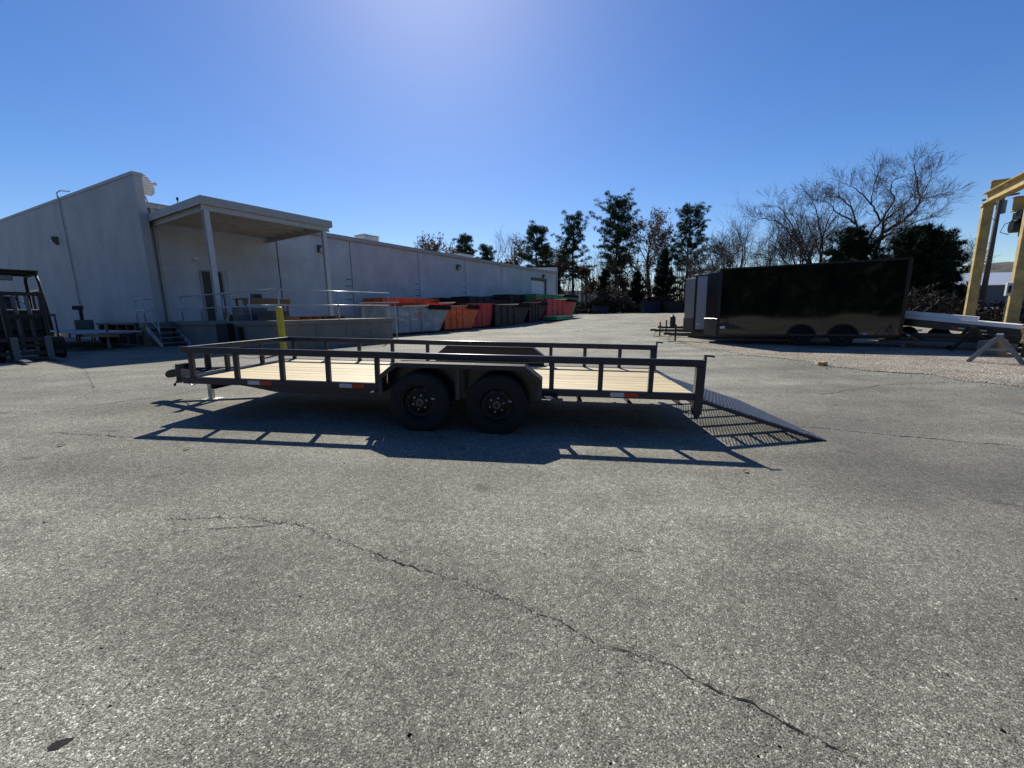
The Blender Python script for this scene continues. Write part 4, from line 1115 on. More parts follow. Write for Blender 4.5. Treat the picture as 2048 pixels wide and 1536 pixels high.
def trestle(loc, rz, h, w, label, mt):
    z = gz(loc[0], loc[1]) + .012; t = thing("trestle", label, "trestle", (loc[0], loc[1], z), rz, "steel trestles by the lumber")
    MB().box(-w / 2, w / 2, -.06, .06, h - .12, h).build("top_beam", mt, t, bevel=.01)
    for x in (-w / 2 + .1, w / 2 - .1):
        for s_ in (-1, 1):
            MB().bar((x, s_ * .05, h - .122), (x, s_ * .46, .005), .09, .05, (1, 0, 0)).build("leg", mt, t)
        MB().bar((x, -.28, h * .45), (x, .28, h * .45), .03, .03).build("brace", mt, t)
M_TRES = mat("trestle_grey", (.20, .21, .22), .5, .3, .2)
trestle((12.32, 10.3), .69, .74, .5, "grey steel trestle at the end of the lumber stack by the right edge", M_TRES)
trestle((14.85, 13.2), .9, .78, .9, "grey steel trestle standing in front of the tilt-deck trailer", M_DARK)
lb = thing("lumber_stack", "stack of pale sawn boards on blocks at the right edge", "lumber", (14.3, 10.75, gz(14.3, 10.8) + .014), .5)
for r_ in range(6):
    for c_ in range(3):
        x0 = random.uniform(-.06, .06) + (.0 if r_ > 2 else .12)
        MB().box(x0, 3.6 + x0, c_ * .195, c_ * .195 + .188, .40 + r_ * .085 + (.02 if r_ > 2 else 0), .40 + r_ * .085 + .075 + (.02 if r_ > 2 else 0)).build("board", M_PINEW, lb, bevel=.004)
for x in (.5, 2.6): MB().box(x, x + .2, -.02, .6, 0, .398).build("support_block", M_OLDW, lb)
cb = thing("concrete_block", "pale concrete block lying on the gravel behind the grey trestle", "block", (14.3, 12.1, gz(14, 12) + .016), .5)
MB().box(-.5, .5, -.2, .2, 0, .28).build("block", M_CONC, cb, bevel=.02); MB().box(-.5, .5, -.2, .2, .281, .42).build("cap", M_CONC, cb, bevel=.02)
wb = thing("wood_block", "small orange-brown offcut of timber lying at the edge of the asphalt", "wood block", (8.06, 10.48, gz(8.06, 10.48) + .012), .5)
MB().box(-.11, .11, -.06, .06, 0, .085).build("offcut", mat("orange_wood", (.55, .27, .07), .7, 0, .2, 20), wb, bevel=.006); MB().box(.112, .118, -.055, .055, .004, .08).build("end_grain", M_OLDW, wb)

def upole(x, y, h, label):
    t = thing("utility_pole", label, "utility pole", (x, y, gz(x, y)), .3)
    MB().tube([(0, 0, -.3), (0, 0, h)], [.17, .12], 12).build("pole", mat("pole_wood", (.10, .075, .06), .9, 0, .25, 4, stretch=(6, 6, 1)), t, smooth=True)
    MB().lathe([(.001, .5), (.2, .48), (.21, .44), (.21, -.34), (.18, -.38), (.001, -.38)], (.38, 0, h - 1.0), 'z', 16).build("transformer", mat("transformer_grey", (.18, .18, .19), .5), t)
    m = MB(); m.tube([(.38, 0, h - .5), (.42, 0, h - .3)], .05, 8); m.tube([(.5, .05, h - .5), (.58, .05, h - .28)], .05, 8); m.build("insulator", M_DARK, t)
    m = MB(); m.bar((0, -.9, h - .3), (0, .9, h - .3), .09, .11); m.build("cross_arm", M_OLDW, t)
    MB().tube([(0, 0, h - 1.9), (-.6, 0, h - 1.7), (-1.2, 0, h - 1.75)], .02, 6).build("lamp_arm", M_FADE, t)
upole(34.1, 30.0, 8.9, "wooden utility pole with a transformer beyond the gantry crane")

# ------------------------------------------------------------------ left edge: forklift and the old flat trailer
fk = thing("forklift", "dark forklift with overhead guard cut off by the left edge", "forklift", (-14.75, 12.35, gz(-14.75, 12.35)), -.55)
fk.scale = (1.14, 1.14, 1.14)
def fkb(name, *b, m=M_FORK, bev=.02): return MB().box(*b).build(name, m, fk, bevel=bev)
fkb("chassis", -1.0, .75, -.5, .5, .28, .72); 
m = MB(); m.prism([(-1.45, .25), (-1.0, .25), (-1.0, 1.15), (-1.3, 1.15), (-1.5, .9)], 'y', -.52, .52); m.build("counterweight", M_FORK, fk, bevel=.04)
fkb("engine_hood", -1.0, -.15, -.45, .45, .722, 1.08); fkb("floor_plate", -.15, .75, -.45, .45, .722, .75)
m = MB(); m.prism([(.5, .75), (.78, .75), (.72, 1.28), (.6, 1.30)], 'y', -.42, .42); m.build("dashboard", M_FORK, fk, bevel=.02)
st_ = hollow("seat", fk)
MB().box(-.75, -.2, -.26, .26, 1.085, 1.2).build("cushion", M_DARK, st_, bevel=.03); MB().prism([(-.80, 1.2), (-.66, 1.2), (-.78, 1.68), (-.9, 1.66)], 'y', -.24, .24).build("backrest", M_DARK, st_, bevel=.03)
m = MB(); P = [(.38 + .16 * math.cos(a) * .6, .18 * math.sin(a), 1.36 + .12 * math.cos(a)) for a in [2 * math.pi * k / 20 for k in range(21)]]; m.tube(P, .014, 6); m.tube([(.62, 0, 1.2), (.38, 0, 1.36)], .02, 6); m.build("steering_wheel", M_DARK, fk)
og = hollow("overhead_guard", fk)
for y in (-.46, .46):
    MB().tube([(-.95, y, 1.05), (-.92, y, 2.1), (-.8, y, 2.2)], .035, 8).build("rear_pillar", M_FORK, og, smooth=True)
    MB().tube([(.78, y, .76), (.72, y, 1.3), (.45, y, 2.0), (.30, y, 2.2)], .032, 8).build("front_pillar", M_FORK, og, smooth=True)
    MB().bar((-.86, y, 2.22), (.36, y, 2.22), .06, .07).build("roof_rail", M_FORK, og)
MB().box(-.88, .38, -.5, .5, 2.256, 2.30).build("roof_sheet", M_FORK, og, bevel=.01)
for k in range(5): MB().box(-.7 + k * .22, -.67 + k * .22, -.43, .43, 2.2, 2.25).build("roof_slat", M_FORK, og)
MB().box(.28, .38, -.2, .05, 2.02, 2.15).build("work_lamp", M_FADE, og, bevel=.02)
ma = hollow("mast", fk)
for y in (-.36, .28): MB().box(.92, 1.08, y, y + .09, .08, 1.72).build("mast_channel", M_FORK, ma, bevel=.01)
for z in (.35, 1.05, 1.62): MB().box(.94, 1.04, -.27, .28, z, z + .09).build("mast_cross", M_FORK, ma)
for y in (-.12, .1): MB().tube([(1.0, y, .2), (1.0, y, 1.6)], .04, 10).build("lift_cylinder", M_PRIMER, ma)
ca_ = hollow("carriage", fk)
for z in (.16, .50): MB().box(1.10, 1.16, -.52, .52, z, z + .1).build("carriage_bar", M_FORK, ca_)
for k in range(6): MB().box(1.11, 1.14, -.5 + k * .195, -.47 + k * .195, .6, 1.12).build("backrest_bar", M_FORK, ca_)
MB().box(1.105, 1.15, -.5, .51, 1.121, 1.17).build("backrest_top", M_FORK, ca_)
for y in (-.34, .22):
    m = MB(); m.box(1.165, 1.205, y, y + .12, .06, .62); m.prism([(1.206, .06), (2.25, .062), (2.25, .072), (1.206, .105)], 'y', y, y + .12); m.build("fork", M_PRIMER, fk)
for x, R_ in ((.62, .33), (-.92, .27)):
    make_wheel(fk, (x, -.52, R_), 1, R=R_, wdt=.22, lugs=5); make_wheel(fk, (x, .52, R_), -1, R=R_, wdt=.22, lugs=5)
fkb("side_step", .1, .55, -.55, -.5, .38, .44, bev=.005)
m = MB(); m.tube([(-.1, -.47, 1.02), (.15, -.47, 1.45), (.55, -.47, 1.45)], .02, 6); m.tube([(-.1, -.47, 1.02), (.5, -.47, 1.02)], .02, 6); m.build("hand_rail", M_FADE, fk)
tk = hollow("gas_tank", fk, (-.95, 0, 1.32)); MB().lathe([(.001, -.42), (.14, -.40), (.17, -.33), (.17, .33), (.14, .40), (.001, .42)], (0, 0, 0), 'y', 18).build("tank", mat("tank_white", (.6, .6, .58), .35), tk, smooth=True); MB().box(-.19, .19, -.2, -.16, -.19, .175).build("strap", M_DARK, tk)

ft = thing("flat_trailer", "old flat trailer with a tall front rack parked along the gable wall", "trailer", wpt(-3.4, -7.6, gz(*wpt(-3.4, -2)[:2])), BA - math.pi / 2)
FL = 10.6
MB().box(0, FL - 1.2, 0, 2.0, .60, .64).build("deck", mat("grey_deck", (.34, .35, .36), .7, 0, .2), ft)
for y in (-.06, 2.002): MB().box(0, FL - 1.2, y, y + .058, .50, .66).build("side_frame", M_DARK, ft)
rk = hollow("rack", ft)
for x in (.05, 1.6, 3.1, 4.6, 6.0): MB().bar((x, .05, .66), (x, .05, 2.3), .09, .09).build("rack_post", M_DARK, rk)
MB().bar((.0, .05, 2.33), (6.05, .05, 2.33), .08, .07).build("rack_top", M_DARK, rk); MB().bar((.1, .05, 1.25), (5.95, .05, 1.25), .05, .05).build("rack_mid", M_DARK, rk)
MB().bar((6.1, .05, 1.3), (7.0, .05, 1.3), .04, .04).build("rack_arm", M_DARK, rk)
for x in (3.6, 4.5):
    make_wheel(ft, (x, -.2, .34), 1, R=.34); make_wheel(ft, (x, 2.2, .34), -1, R=.34)
MB().box(3.1, 5.0, -.34, -.061, .70, .74).build("fender", M_DARK, ft)
for s_ in (-1, 1): MB().bar((FL - 1.25, 1 + s_ * .8, .55), (FL + .3, 1 + s_ * .05, .55), .06, .1).build("tongue_beam", M_DARK, ft)
m = MB(); m.tube([(FL - .5, .8, .02), (FL - .5, .8, .95)], .04, 10); m.box(FL - .6, FL - .4, .7, .9, 0, .02); m.tube([(FL - .5, .8, .95), (FL - .5, .55, .95)], .015, 6); m.build("jack", M_FADE, ft)
MB().box(2.2, 2.5, -.066, -.0605, .55, .6).build("reflector", M_WHT, ft)
tb = thing("timber_bench", "long low timber bench along the gable wall behind the flat trailer", "bench", wpt(-1.1, -5.2, gz(*wpt(-1.1, -3)[:2])), BA - math.pi / 2)
MB().box(0, 5.2, 0, .4, .86, .94).build("top_board", mat("red_brown_wood", (.16, .09, .075), .8, 0, .25), tb); MB().box(0, 5.2, .41, .44, .55, .9).build("back_board", M_OLDW, tb)
for x in (.1, 1.4, 2.7, 4.0, 5.0): MB().box(x, x + .1, .05, .35, 0, .859).build("leg", M_OLDW, tb)
mc = thing("pipe_threader", "small dark workshop machine on a stand between the flat trailer and the gable wall", "machine", wpt(-1.3, -6.4, gz(*wpt(-1.3, -6)[:2])), BA)
MB().box(-.35, .35, -.3, .3, .5, 1.1).build("housing", M_PRIMER, mc, bevel=.03); MB().tube([(0, 0, 1.1), (0, 0, 1.7)], .08, 10).build("column", M_DARK, mc); MB().box(-.3, .12, -.1, .1, 1.6, 1.8).build("head", M_DARK, mc, bevel=.03)
for x in (-.3, .25):
    for y in (-.25, .2): MB().box(x, x + .06, y, y + .06, 0, .499).build("leg", M_DARK, mc)

# ------------------------------------------------------------------ far buildings and hill
sh = thing("far_shed", "long low shed with a pale metal roof far behind the gantry crane", "shed", (66, 62, 1.0), -.06)
m = MB(); m.box(-15, 16, 0, 12, -1, 3.15); m.build("wall", mat("shed_wall", (.10, .10, .11), .8), sh)
for k in range(31):
    x = -15.4 + k * 1.02
    m = MB(); m.add([(x, -.3, 3.16), (x + 1.0, -.3, 3.16), (x + 1.0, 6.2, 5.35), (x, 6.2, 5.35), (x, -.3, 3.22), (x + 1.0, -.3, 3.22), (x + 1.0, 6.2, 5.41), (x, 6.2, 5.41)], [(0, 3, 2, 1), (4, 5, 6, 7), (0, 1, 5, 4), (1, 2, 6, 5), (2, 3, 7, 6), (3, 0, 4, 7)])
    m.build("roof_sheet", mat("pale_roof", (.62, .63, .65), .35, .3, .06), sh)
MB().prism([(6.21, 5.35), (12.4, 3.1), (12.4, 3.16), (6.21, 5.41)], 'x', -15.4, 16.3).build("rear_roof", mat("pale_roof", (.6, .6, .6)), sh)
pb = thing("far_warehouse", "pale low building glimpsed between the pine trunks", "building", (18, 150, 1.2), 0)
MB().box(-14, 26, 0, 20, -1, 7.2).build("wall", mat("pale_far_wall", (.62, .60, .56), .7), pb); MB().box(-14.2, 26.2, -.2, 20.2, 7.201, 7.6).build("roof", mat("far_roof", (.5, .5, .5), .6), pb)
for k in range(6): MB().box(-11 + k * 6, -8.6 + k * 6, -.05, -.002, 1.0, 4.2).build("door", mat("far_door", (.30, .30, .32), .6), pb)
import mathutils
def hz(x, y):
    r = math.hypot((x - 860) / 330, (y - 720) / 300)
    return max(-6, 78 * math.exp(-r * r * 1.1) - 8) + 5 * mathutils.noise.noise((x * .02, y * .02, 0)) + 2.5 * mathutils.noise.noise((x * .08, y * .08, 3))
hx = [480 + 12 * i for i in range(70)]; hy = [430 + 14 * i for i in range(44)]
tag(grid_obj("hill", hx, hy, hz, mat("hill_woods", (.055, .05, .042), .95, 0, .4, .05)), "low wooded hill on the horizon behind the far shed", kind="structure")

# ------------------------------------------------------------------ trees
UP = Vector((0, 0, 1))
def rvec(rg): 
    while True:
        v = Vector((rg.uniform(-1, 1), rg.uniform(-1, 1), rg.uniform(-1, 1)))
        if .05 < v.length < 1: return v.normalized()

def tuft(m, p, d, rg, ln, n, wd):
    for _ in range(n):
        v = (d * .75 + rvec(rg) * .9).normalized() * ln * rg.uniform(.6, 1.15)
        s_ = v.cross(rvec(rg)).normalized() * wd
        m.add([p - s_, p + s_, p + v], [(0, 1, 2)])

def clump(m, c, r, rg, n, ln, wd, out, k=7):
    for _ in range(n):
        o = rvec(rg) * r * rg.random() ** .45; o.z *= .5
        tuft(m, c + o, (o.normalized() * .7 + UP * .55 + out * .4).normalized(), rg, ln, k, wd)

def pine(x, y, h, cb, rad, seed, label, dens=1.0, lean=0.0, group="tall pines behind the yard"):
    """cb: crown base as a fraction of height; rad: largest crown radius"""
    rg = random.Random(seed); z0 = gz(x, y) - .2
    t = thing("pine_tree", label, "pine tree", (x, y, z0), 0, group)
    tk_, br, fo_ = MB(), MB(), MB()
    P = [Vector((lean * h * k / 8 + rg.gauss(0, .06) * k / 4, rg.gauss(0, .05), h * k / 8)) for k in range(9)]
    r0 = h * .019
    tk_.tube(P, [r0 * (1 - .88 * k / 8) for k in range(9)], 8)
    def at(f):
        q = f * 8; i = min(7, int(q)); return P[i].lerp(P[i + 1], q - i)
    nb = int(100 * dens); ph = rg.uniform(0, 6.28)
    for k in range(nb):
        nw = max(8, int((1 - cb) * h / .62)); wi = int(k / nb * nw); f = cb + (.985 - cb) * min(1, (wi + .5 + rg.gauss(0, .16)) / nw)
        wl = 1 + .24 * math.sin(wi * 2.3 + ph) + .1 * math.sin(wi * 5.1)
        g = (f - cb) / (1 - cb)
        a = k * 2.399 + rg.gauss(0, .5)
        shape = max(.1, 1 - abs((g - .42) / .62) ** 2.3) ** .5
        shape *= 1 + .22 * math.sin(2 * a + ph + 5 * g) 
        ln = rad * shape * wl * rg.uniform(.5, 1.12)
        if g < .3 and rg.random() < .5: continue
        el = rg.uniform(-.22, .1) + .8 * g ** 2
        d = Vector((math.cos(a) * math.cos(el), math.sin(a) * math.cos(el), math.sin(el)))
        p = at(f); pts = [p]; q = p.copy()
        for s_ in range(4):
            d = (d + UP * .12 + rvec(rg) * .14).normalized(); q = q + d * ln / 4; pts.append(q.copy())
        br.tube(pts, [max(.015, ln * .018 * (1 - .2 * i)) for i in range(5)], 4, False)
        hd = Vector((d.x, d.y, 0))
        nc = 2 + int(ln * 1.1)
        for j in range(nc):
            s_ = min(.999, .38 + .62 * (j + rg.random() * .8) / nc)
            i = min(3, int(s_ * 4)); c = pts[i].lerp(pts[i + 1], s_ * 4 - i)
            side = rvec(rg) * .35; side.z *= .3
            clump(fo_, c + side, .42 * rg.uniform(.6, 1.25), rg, 13, .44, .022, hd)
    tk_.build("trunk", M_BARK, t, smooth=True, recalc=False); br.build("branches", M_BARK, t, recalc=False)
    fo_.build("crown", M_NEEDLE, t, recalc=False)
    return t

def bare_tree(x, y, h, seed, label, name="bare_tree", cat="tree", spread=.7, leaves=0, trunk=.25, forks=3, levels=5, group="bare trees behind the yard", lean=(0, 0), r0=None, lsize=.16, up=.25, mt=None, limbs=None):
    rg = random.Random(seed); z0 = gz(x, y) - .2
    t = thing(name, label, cat, (x, y, z0), 0, group)
    tk_, tw, lf = MB(), MB(), MB()
    def grow(p, d, ln, r, lev):
        n = 4 if lev < 3 else 3
        pts = [p]; q = p.copy(); dd = d.copy()
        for i in range(n):
            dd = (dd + rvec(rg) * (.16 + .05 * lev) + UP * up * .16).normalized(); q = q + dd * ln / n; pts.append(q.copy())
        r1 = r * .55
        tgt = tk_ if lev < 2 else tw
        tgt.tube(pts, [max(.007, r + (r1 - r) * i / n) for i in range(n + 1)], 6 if lev < 2 else 3, False)
        if leaves and lev >= levels - 2:
            for _ in range(leaves):
                i = rg.randrange(n); c = pts[i].lerp(pts[i + 1], rg.random()) + rvec(rg) * .16
                a, b = rvec(rg), rvec(rg); b = (b - a * a.dot(b)).normalized()
                s_ = lsize * rg.uniform(.6, 1.2)
                lf.add([c - a * s_, c + b * s_ * .45, c + a * s_, c - b * s_ * .45], [(0, 1, 2, 3)])
        if lev >= levels: return
        k = forks + (1 if rg.random() < .4 else 0) + (1 if lev > 1 else 0)
        for j in range(k):
            f = 1.0 if j == 0 else rg.uniform(.35, .98)
            i = min(n - 1, int(f * n)); c = pts[i].lerp(pts[i + 1], min(1, f * n - i))
            sp = spread * rg.uniform(.55, 1.25) * (.5 if j == 0 else 1)
            v = rvec(rg); v = (v - dd * v.dot(dd)).normalized()
            nd = (dd * math.cos(sp) + v * math.sin(sp)).normalized()
            if nd.z < -.15: nd.z *= -.3; nd.normalize()
            grow(c, nd, ln * rg.uniform(.58, .86), max(.007, r1 * (1.0 if j == 0 else rg.uniform(.5, .85))), lev + 1)
    d0 = Vector((lean[0], lean[1], 1)).normalized()
    if limbs:
        for pts_, ra, rb in limbs:
            pts_ = [Vector((p[0], p[1], p[2] * .95)) for p in pts_]; n = len(pts_)
            fine = []
            for i in range(n - 1):
                for q in range(3):
                    fine.append(pts_[i].lerp(pts_[i + 1], q / 3) + (rvec(rg) * .07 if q else Vector((0, 0, 0))))
            fine.append(pts_[-1]); m_ = len(fine)
            rr_ = [ra + (rb - ra) * (i / (m_ - 1)) ** .7 for i in range(m_)]
            tk_.tube(fine, rr_, 6, False)
            for i in range(m_):
                if fine[i].z < 5.2: continue
                for _ in range(2 if i < m_ - 3 else 3):
                    if rg.random() < .34: continue
                    dd = (fine[min(i + 1, m_ - 1)] - fine[max(i - 1, 0)]).normalized()
                    v = rvec(rg); v = (v - dd * v.dot(dd)).normalized()
                    nd = (dd * .6 + v * .8 + UP * .25).normalized()
                    grow(fine[i], nd, rg.uniform(.6, 1.5), max(.012, rr_[i] * .3), levels - 2)
        zs = h
    else:
        grow(Vector((0, 0, 0)), d0, h * trunk, r0 or h * .02, 0)
        zs = max(v[2] for v in tw.v) if tw.v else h
    s_ = h / zs
    for m in (tk_, tw, lf):
        m.v = [(a * s_, b * s_, c * s_) for a, b, c in m.v]
    tk_.build("trunk", M_BARK, t, smooth=True, recalc=False); tw.build("branches", mt or M_TWIG, t, recalc=False)
    if lf.v: lf.build("leaves", M_OAK, t, recalc=False)
    return t

def cedar(x, y, h, rad, seed, label, n=120, group="dark evergreens behind the yard", base=.03, ln=.45, top=.75):
    """dense conifer built from outward sprays; top: how pointed (1) or rounded (.5) the crown is"""
    rg = random.Random(seed); z0 = gz(x, y) - .1
    t = thing("cedar_tree", label, "evergreen", (x, y, z0), 0, group)
    tk_, fo_ = MB(), MB()
    tk_.tube([(0, 0, 0), (rg.gauss(0, .1), rg.gauss(0, .1), h * .5), (0, 0, h * .95)], [h * .022, h * .014, .02], 7)
    ph = rg.uniform(0, 6)
    for k in range(n):
        f = base + (.97 - base) * (k + rg.random()) / n
        a = k * 2.399 + rg.gauss(0, .6)
        R_ = rad * (1 - f ** (1.2 / top)) ** .62 * rg.uniform(.6, 1.12) * (1 + .2 * math.sin(a * 3 + ph + 6 * f))
        el = rg.uniform(.05, .55) + .35 * f
        d = Vector((math.cos(a) * math.cos(el), math.sin(a) * math.cos(el), math.sin(el)))
        p0 = Vector((0, 0, max(.2, f * h - R_ * .35)))
        tk_.tube([p0, p0 + d * R_], [.03, .008], 3, False)
        m_ = max(3, int(R_ * 4.2))
        for j in range(m_):
            s_ = (j + rg.random()) / m_
            c = p0 + d * R_ * (.22 + .8 * s_) + rvec(rg) * .18
            clump(fo_, c, .34 * (1.15 - .5 * s_), rg, 7, ln * rg.uniform(.7, 1.1), .035, d, 6)
    tk_.build("trunk", M_BARK, t, recalc=False); fo_.build("crown", M_CEDAR, t, recalc=False)
    return t

pine(18.9, 75, 19.2, .36, 4.2, 11, "tallest dark pine, with a broad rounded crown, in the middle of the tree line", 1.5)
pine(11.2, 75, 16.7, .38, 3.3, 12, "slender pine left of the tallest pine with a tufted top", .95)
pine(4.5, 72, 14.4, .50, 2.9, 13, "short-crowned pine rising just beyond the end of the warehouse", .85)
pine(31.6, 75, 17.5, .22, 4.3, 14, "full pine with low branches right of the tallest pine", 1.25)
pine(-7.6, 72, 12.6, .45, 2.3, 15, "small pine showing its top above the warehouse roof", .8)
pine(6.6, 76, 12.0, .3, 2.0, 16, "small thin pine tucked behind the short-crowned pine", .7)
pine(-4.2, 74, 11.5, .4, 2.2, 17, "pine top barely clearing the warehouse roof, right of the small one", .7)
OAK = dict(name="oak_tree", cat="oak tree", leaves=3, levels=5, forks=3, group="brown-leaved oaks in the tree line", up=.5)
bare_tree(-12.6, 70, 14.2, 21, "oak with brown leaves showing above the warehouse roof, leftmost", spread=.6, **OAK)
bare_tree(-.8, 74, 14.6, 22, "oak with brown leaves left of the short-crowned pine", spread=.55, **OAK)
bare_tree(26.4, 78, 19.6, 23, "tall oak with brown leaves between the two biggest pines", spread=.5, **OAK)
bare_tree(8.7, 79, 13.5, 24, "brown-leaved oak behind the slender pine", spread=.6, **OAK)
bare_tree(15.0, 80, 11.5, 25, "low brown-leaved oak between the slender and the tallest pine", spread=.7, **OAK)
bare_tree(-9.8, 76, 12.2, 26, "thin oak with few brown leaves above the warehouse roof", spread=.5, **OAK)
bare_tree(22.8, 82, 12.5, 27, "brown-leaved oak behind the tallest pine, to its right", spread=.6, **OAK)
cedar(24.9, 68, 10.2, 2.9, 31, "dense dark evergreen standing between the tallest and the full pine", 120)
cedar(7.4, 69, 6.5, 2.2, 32, "dark evergreen shrub below the slender pine", 80)
cedar(15.8, 70, 7.4, 2.4, 33, "dark bushy evergreen left of the tallest pine's trunk", 90)
cedar(21.4, 71, 7.0, 2.2, 34, "dark bushy evergreen right of the tallest pine's trunk", 80)
BT = dict(spread=.42, up=.7, forks=2, levels=5)
bare_tree(32.3, 60, 17.4, 41, "slim straight bare tree rising above the silver enclosed trailer", trunk=.42, r0=.26, **BT)
bare_tree(29.8, 60, 14.0, 42, "crooked bare sapling left of the slim straight bare tree", trunk=.42, r0=.22, lean=(.12, 0), **BT)
bare_tree(34.4, 62, 12.6, 43, "short bare sapling right of the slim straight bare tree", trunk=.4, r0=.18, **BT)
bare_tree(-2.6, 80, 16.5, 44, "thin leafless tree above the brown oak near the warehouse end", trunk=.4, **BT)
bare_tree(1.6, 82, 17.0, 45, "pale leafless tree behind the short-crowned pine", trunk=.4, **BT)
bare_tree(38.5, 58, 13.0, 46, "bare tree in the thicket over the black trailer's nose", trunk=.32, spread=.55, up=.4, forks=3, levels=5)
BIG = dict(spread=.62, up=.22, forks=3, levels=6)
BIG_LIMBS = [([(-0.2, 0, 0), (-0.3, 0, 2), (-0.5, 0.0, 4.04), (-0.35, 0.0, 6.34), (0.14, 0.1, 8.23), (1.37, 0.4, 8.9), (2.63, 0.7, 9.45), (3.59, 1.0, 10.26), (4.32, 1.2, 11.17), (4.4, 1.2, 11.92), (3.77, 1.0, 12.98), (3.24, 0.8, 13.89), (2.79, 0.6, 14.67)], 0.3, 0.03),
    ([(4.35, 1.2, 11.79), (5.54, 1.6, 11.89), (6.71, 2.0, 12.18), (7.67, 2.3, 12.38), (8.54, 2.6, 12.71)], 0.06, 0.02),
    ([(4.28, 1.2, 11.55), (4.19, 0.6, 12.36), (4.17, 0.2, 13.2), (3.8, -0.2, 13.9)], 0.06, 0.02),
    ([(0.14, 0.1, 8.23), (-0.32, -0.4, 9.24), (-0.19, -0.9, 9.6), (0.02, -1.3, 9.97), (0.53, -1.7, 10.68), (0.87, -2.0, 11.39)], 0.13, 0.03),
    ([(-0.7, 0.2, 0), (-1.0, 0.2, 2), (-1.2, 0.2, 4.08), (-1.34, 0.2, 7.15), (-0.88, 0.0, 8.35), (-0.41, -0.2, 9.29), (-1.17, -0.5, 10.08), (-1.97, -0.8, 10.73), (-2.15, -1.0, 11.74), (-2.18, -1.2, 12.96)], 0.22, 0.03),
    ([(-0.41, -0.2, 9.29), (0.66, 0.3, 10.5), (1.46, 0.7, 11.58), (1.21, 1.0, 12.53), (1.52, 1.2, 13.51), (2.5, 1.4, 13.92)], 0.12, 0.025),
    ([(-1.97, -0.8, 10.73), (-2.37, -0.4, 11.56), (-2.98, 0.0, 12.47), (-3.33, 0.4, 12.78)], 0.08, 0.02),
    ([(-0.8, 0.4, 0.0), (-0.9, 0.4, 2), (-1.03, 0.4, 4.1), (-1.54, 0.4, 7.44), (-1.9, 0.8, 9.29), (-2.26, 1.2, 11.03), (-3.21, 1.6, 12.16), (-4.06, 1.9, 12.26), (-4.64, 2.2, 12.23)], 0.2, 0.025),
    ([(-1.9, 0.8, 9.29), (-3.38, 0.2, 9.8), (-4.82, -0.4, 10.16), (-5.86, -0.8, 10.91), (-7.07, -1.2, 11.17)], 0.11, 0.02),
    ([(-3.21, 1.6, 12.16), (-3.26, 1.8, 13.34)], 0.05, 0.015),
    ([(0.26, 0.1, 7.86), (2.22, 0.8, 8.34), (4.31, 1.6, 9.37), (6.17, 2.2, 10.0), (8.15, 2.8, 10.96)], 0.12, 0.02),
    ([(0.31, 0.2, 7.62), (0.64, -0.6, 8.45), (1.21, -1.2, 8.55), (1.62, -2.0, 8.95)], 0.09, 0.02)]
bare_tree(35.74, 41, 14.6, 51, "largest spreading bare tree behind the black enclosed trailer", limbs=BIG_LIMBS, spread=.55, up=.3, forks=3, levels=6)
STEM_LIMBS = [([(-0.28, 0, 0), (-0.47, 0.0, 4.42), (-0.8, 0.0, 5.53), (-1.63, 0.3, 7.23), (-3.04, 0.6, 9.2), (-4.09, 0.9, 10.23), (-5.07, 1.2, 10.59), (-5.74, 1.5, 10.4)], 0.16, 0.02),
    ([(-0.28, 0, 0), (-0.47, 0.0, 4.42), (-1.1, -0.2, 5.64), (-2.75, -0.6, 6.56), (-4.43, -1.0, 6.86), (-6.05, -1.4, 6.69), (-7.6, -1.8, 6.06)], 0.13, 0.02),
    ([(-0.11, 0, 0), (-0.18, 0.1, 4.43), (-0.89, 0.2, 6.38), (-2.23, 0.0, 8.26), (-3.44, -0.3, 9.94), (-4.58, -0.6, 11.06), (-5.35, -0.9, 11.38)], 0.15, 0.02),
    ([(-0.02, 0, 0), (-0.04, 0.1, 4.43), (-0.57, 0.5, 6.69), (-1.36, 0.9, 8.69), (-1.85, 1.3, 10.56), (-2.61, 1.6, 11.6)], 0.14, 0.02),
    ([(0.37, 0, 0), (0.62, 0.2, 4.29), (0.46, 0.2, 6.36), (0.21, 0.0, 8.49), (-0.48, -0.2, 10.18), (-1.11, -0.4, 11.44), (-1.76, -0.6, 12.3)], 0.15, 0.02),
    ([(0.45, 0, 0), (0.75, 0.2, 4.42), (0.56, 0.3, 8.0), (1.1, 0.7, 9.7), (1.95, 1.1, 11.12), (2.05, 1.3, 12.25)], 0.14, 0.02),
    ([(0.28, 0, 0), (0.46, 0.2, 6.36), (-0.89, -0.5, 8.15), (-1.94, -1.0, 9.37), (-2.75, -1.4, 10.44)], 0.08, 0.015),
    ([(-0.98, 0, 0), (-1.63, 0.3, 7.23), (-2.16, 0.8, 8.82), (-2.8, 1.1, 10.12), (-4.09, 1.5, 11.32)], 0.08, 0.015)]
bare_tree(31.98, 44, 12.0, 53, "many-stemmed bare tree with arching limbs over the middle of the black trailer", limbs=STEM_LIMBS, spread=.55, up=.35, forks=3, levels=6)
bare_tree(32.2, 46, 12.4, 55, "bare tree between the many-stemmed tree and the largest bare tree", trunk=.3, r0=.2, spread=.5, up=.45, forks=3, levels=5)
bare_tree(43.5, 44, 10.8, 57, "bare tree leaning out right of the dark cedar near the gantry", trunk=.25, r0=.2, spread=.7, up=.2, forks=4, levels=5, lean=(.25, 0))
bare_tree(24.8, 50, 10.5, 58, "low bare tree over the front of the black trailer", trunk=.25, r0=.16, spread=.65, up=.3, forks=3, levels=5)
cedar(34.6, 36, 7.6, 3.6, 61, "big dark cedar rising behind the rear of the black trailer", 190, top=.55)
cedar(30.6, 38, 7.8, 3.5, 62, "dark cedar under the largest bare tree", 150, top=.6)
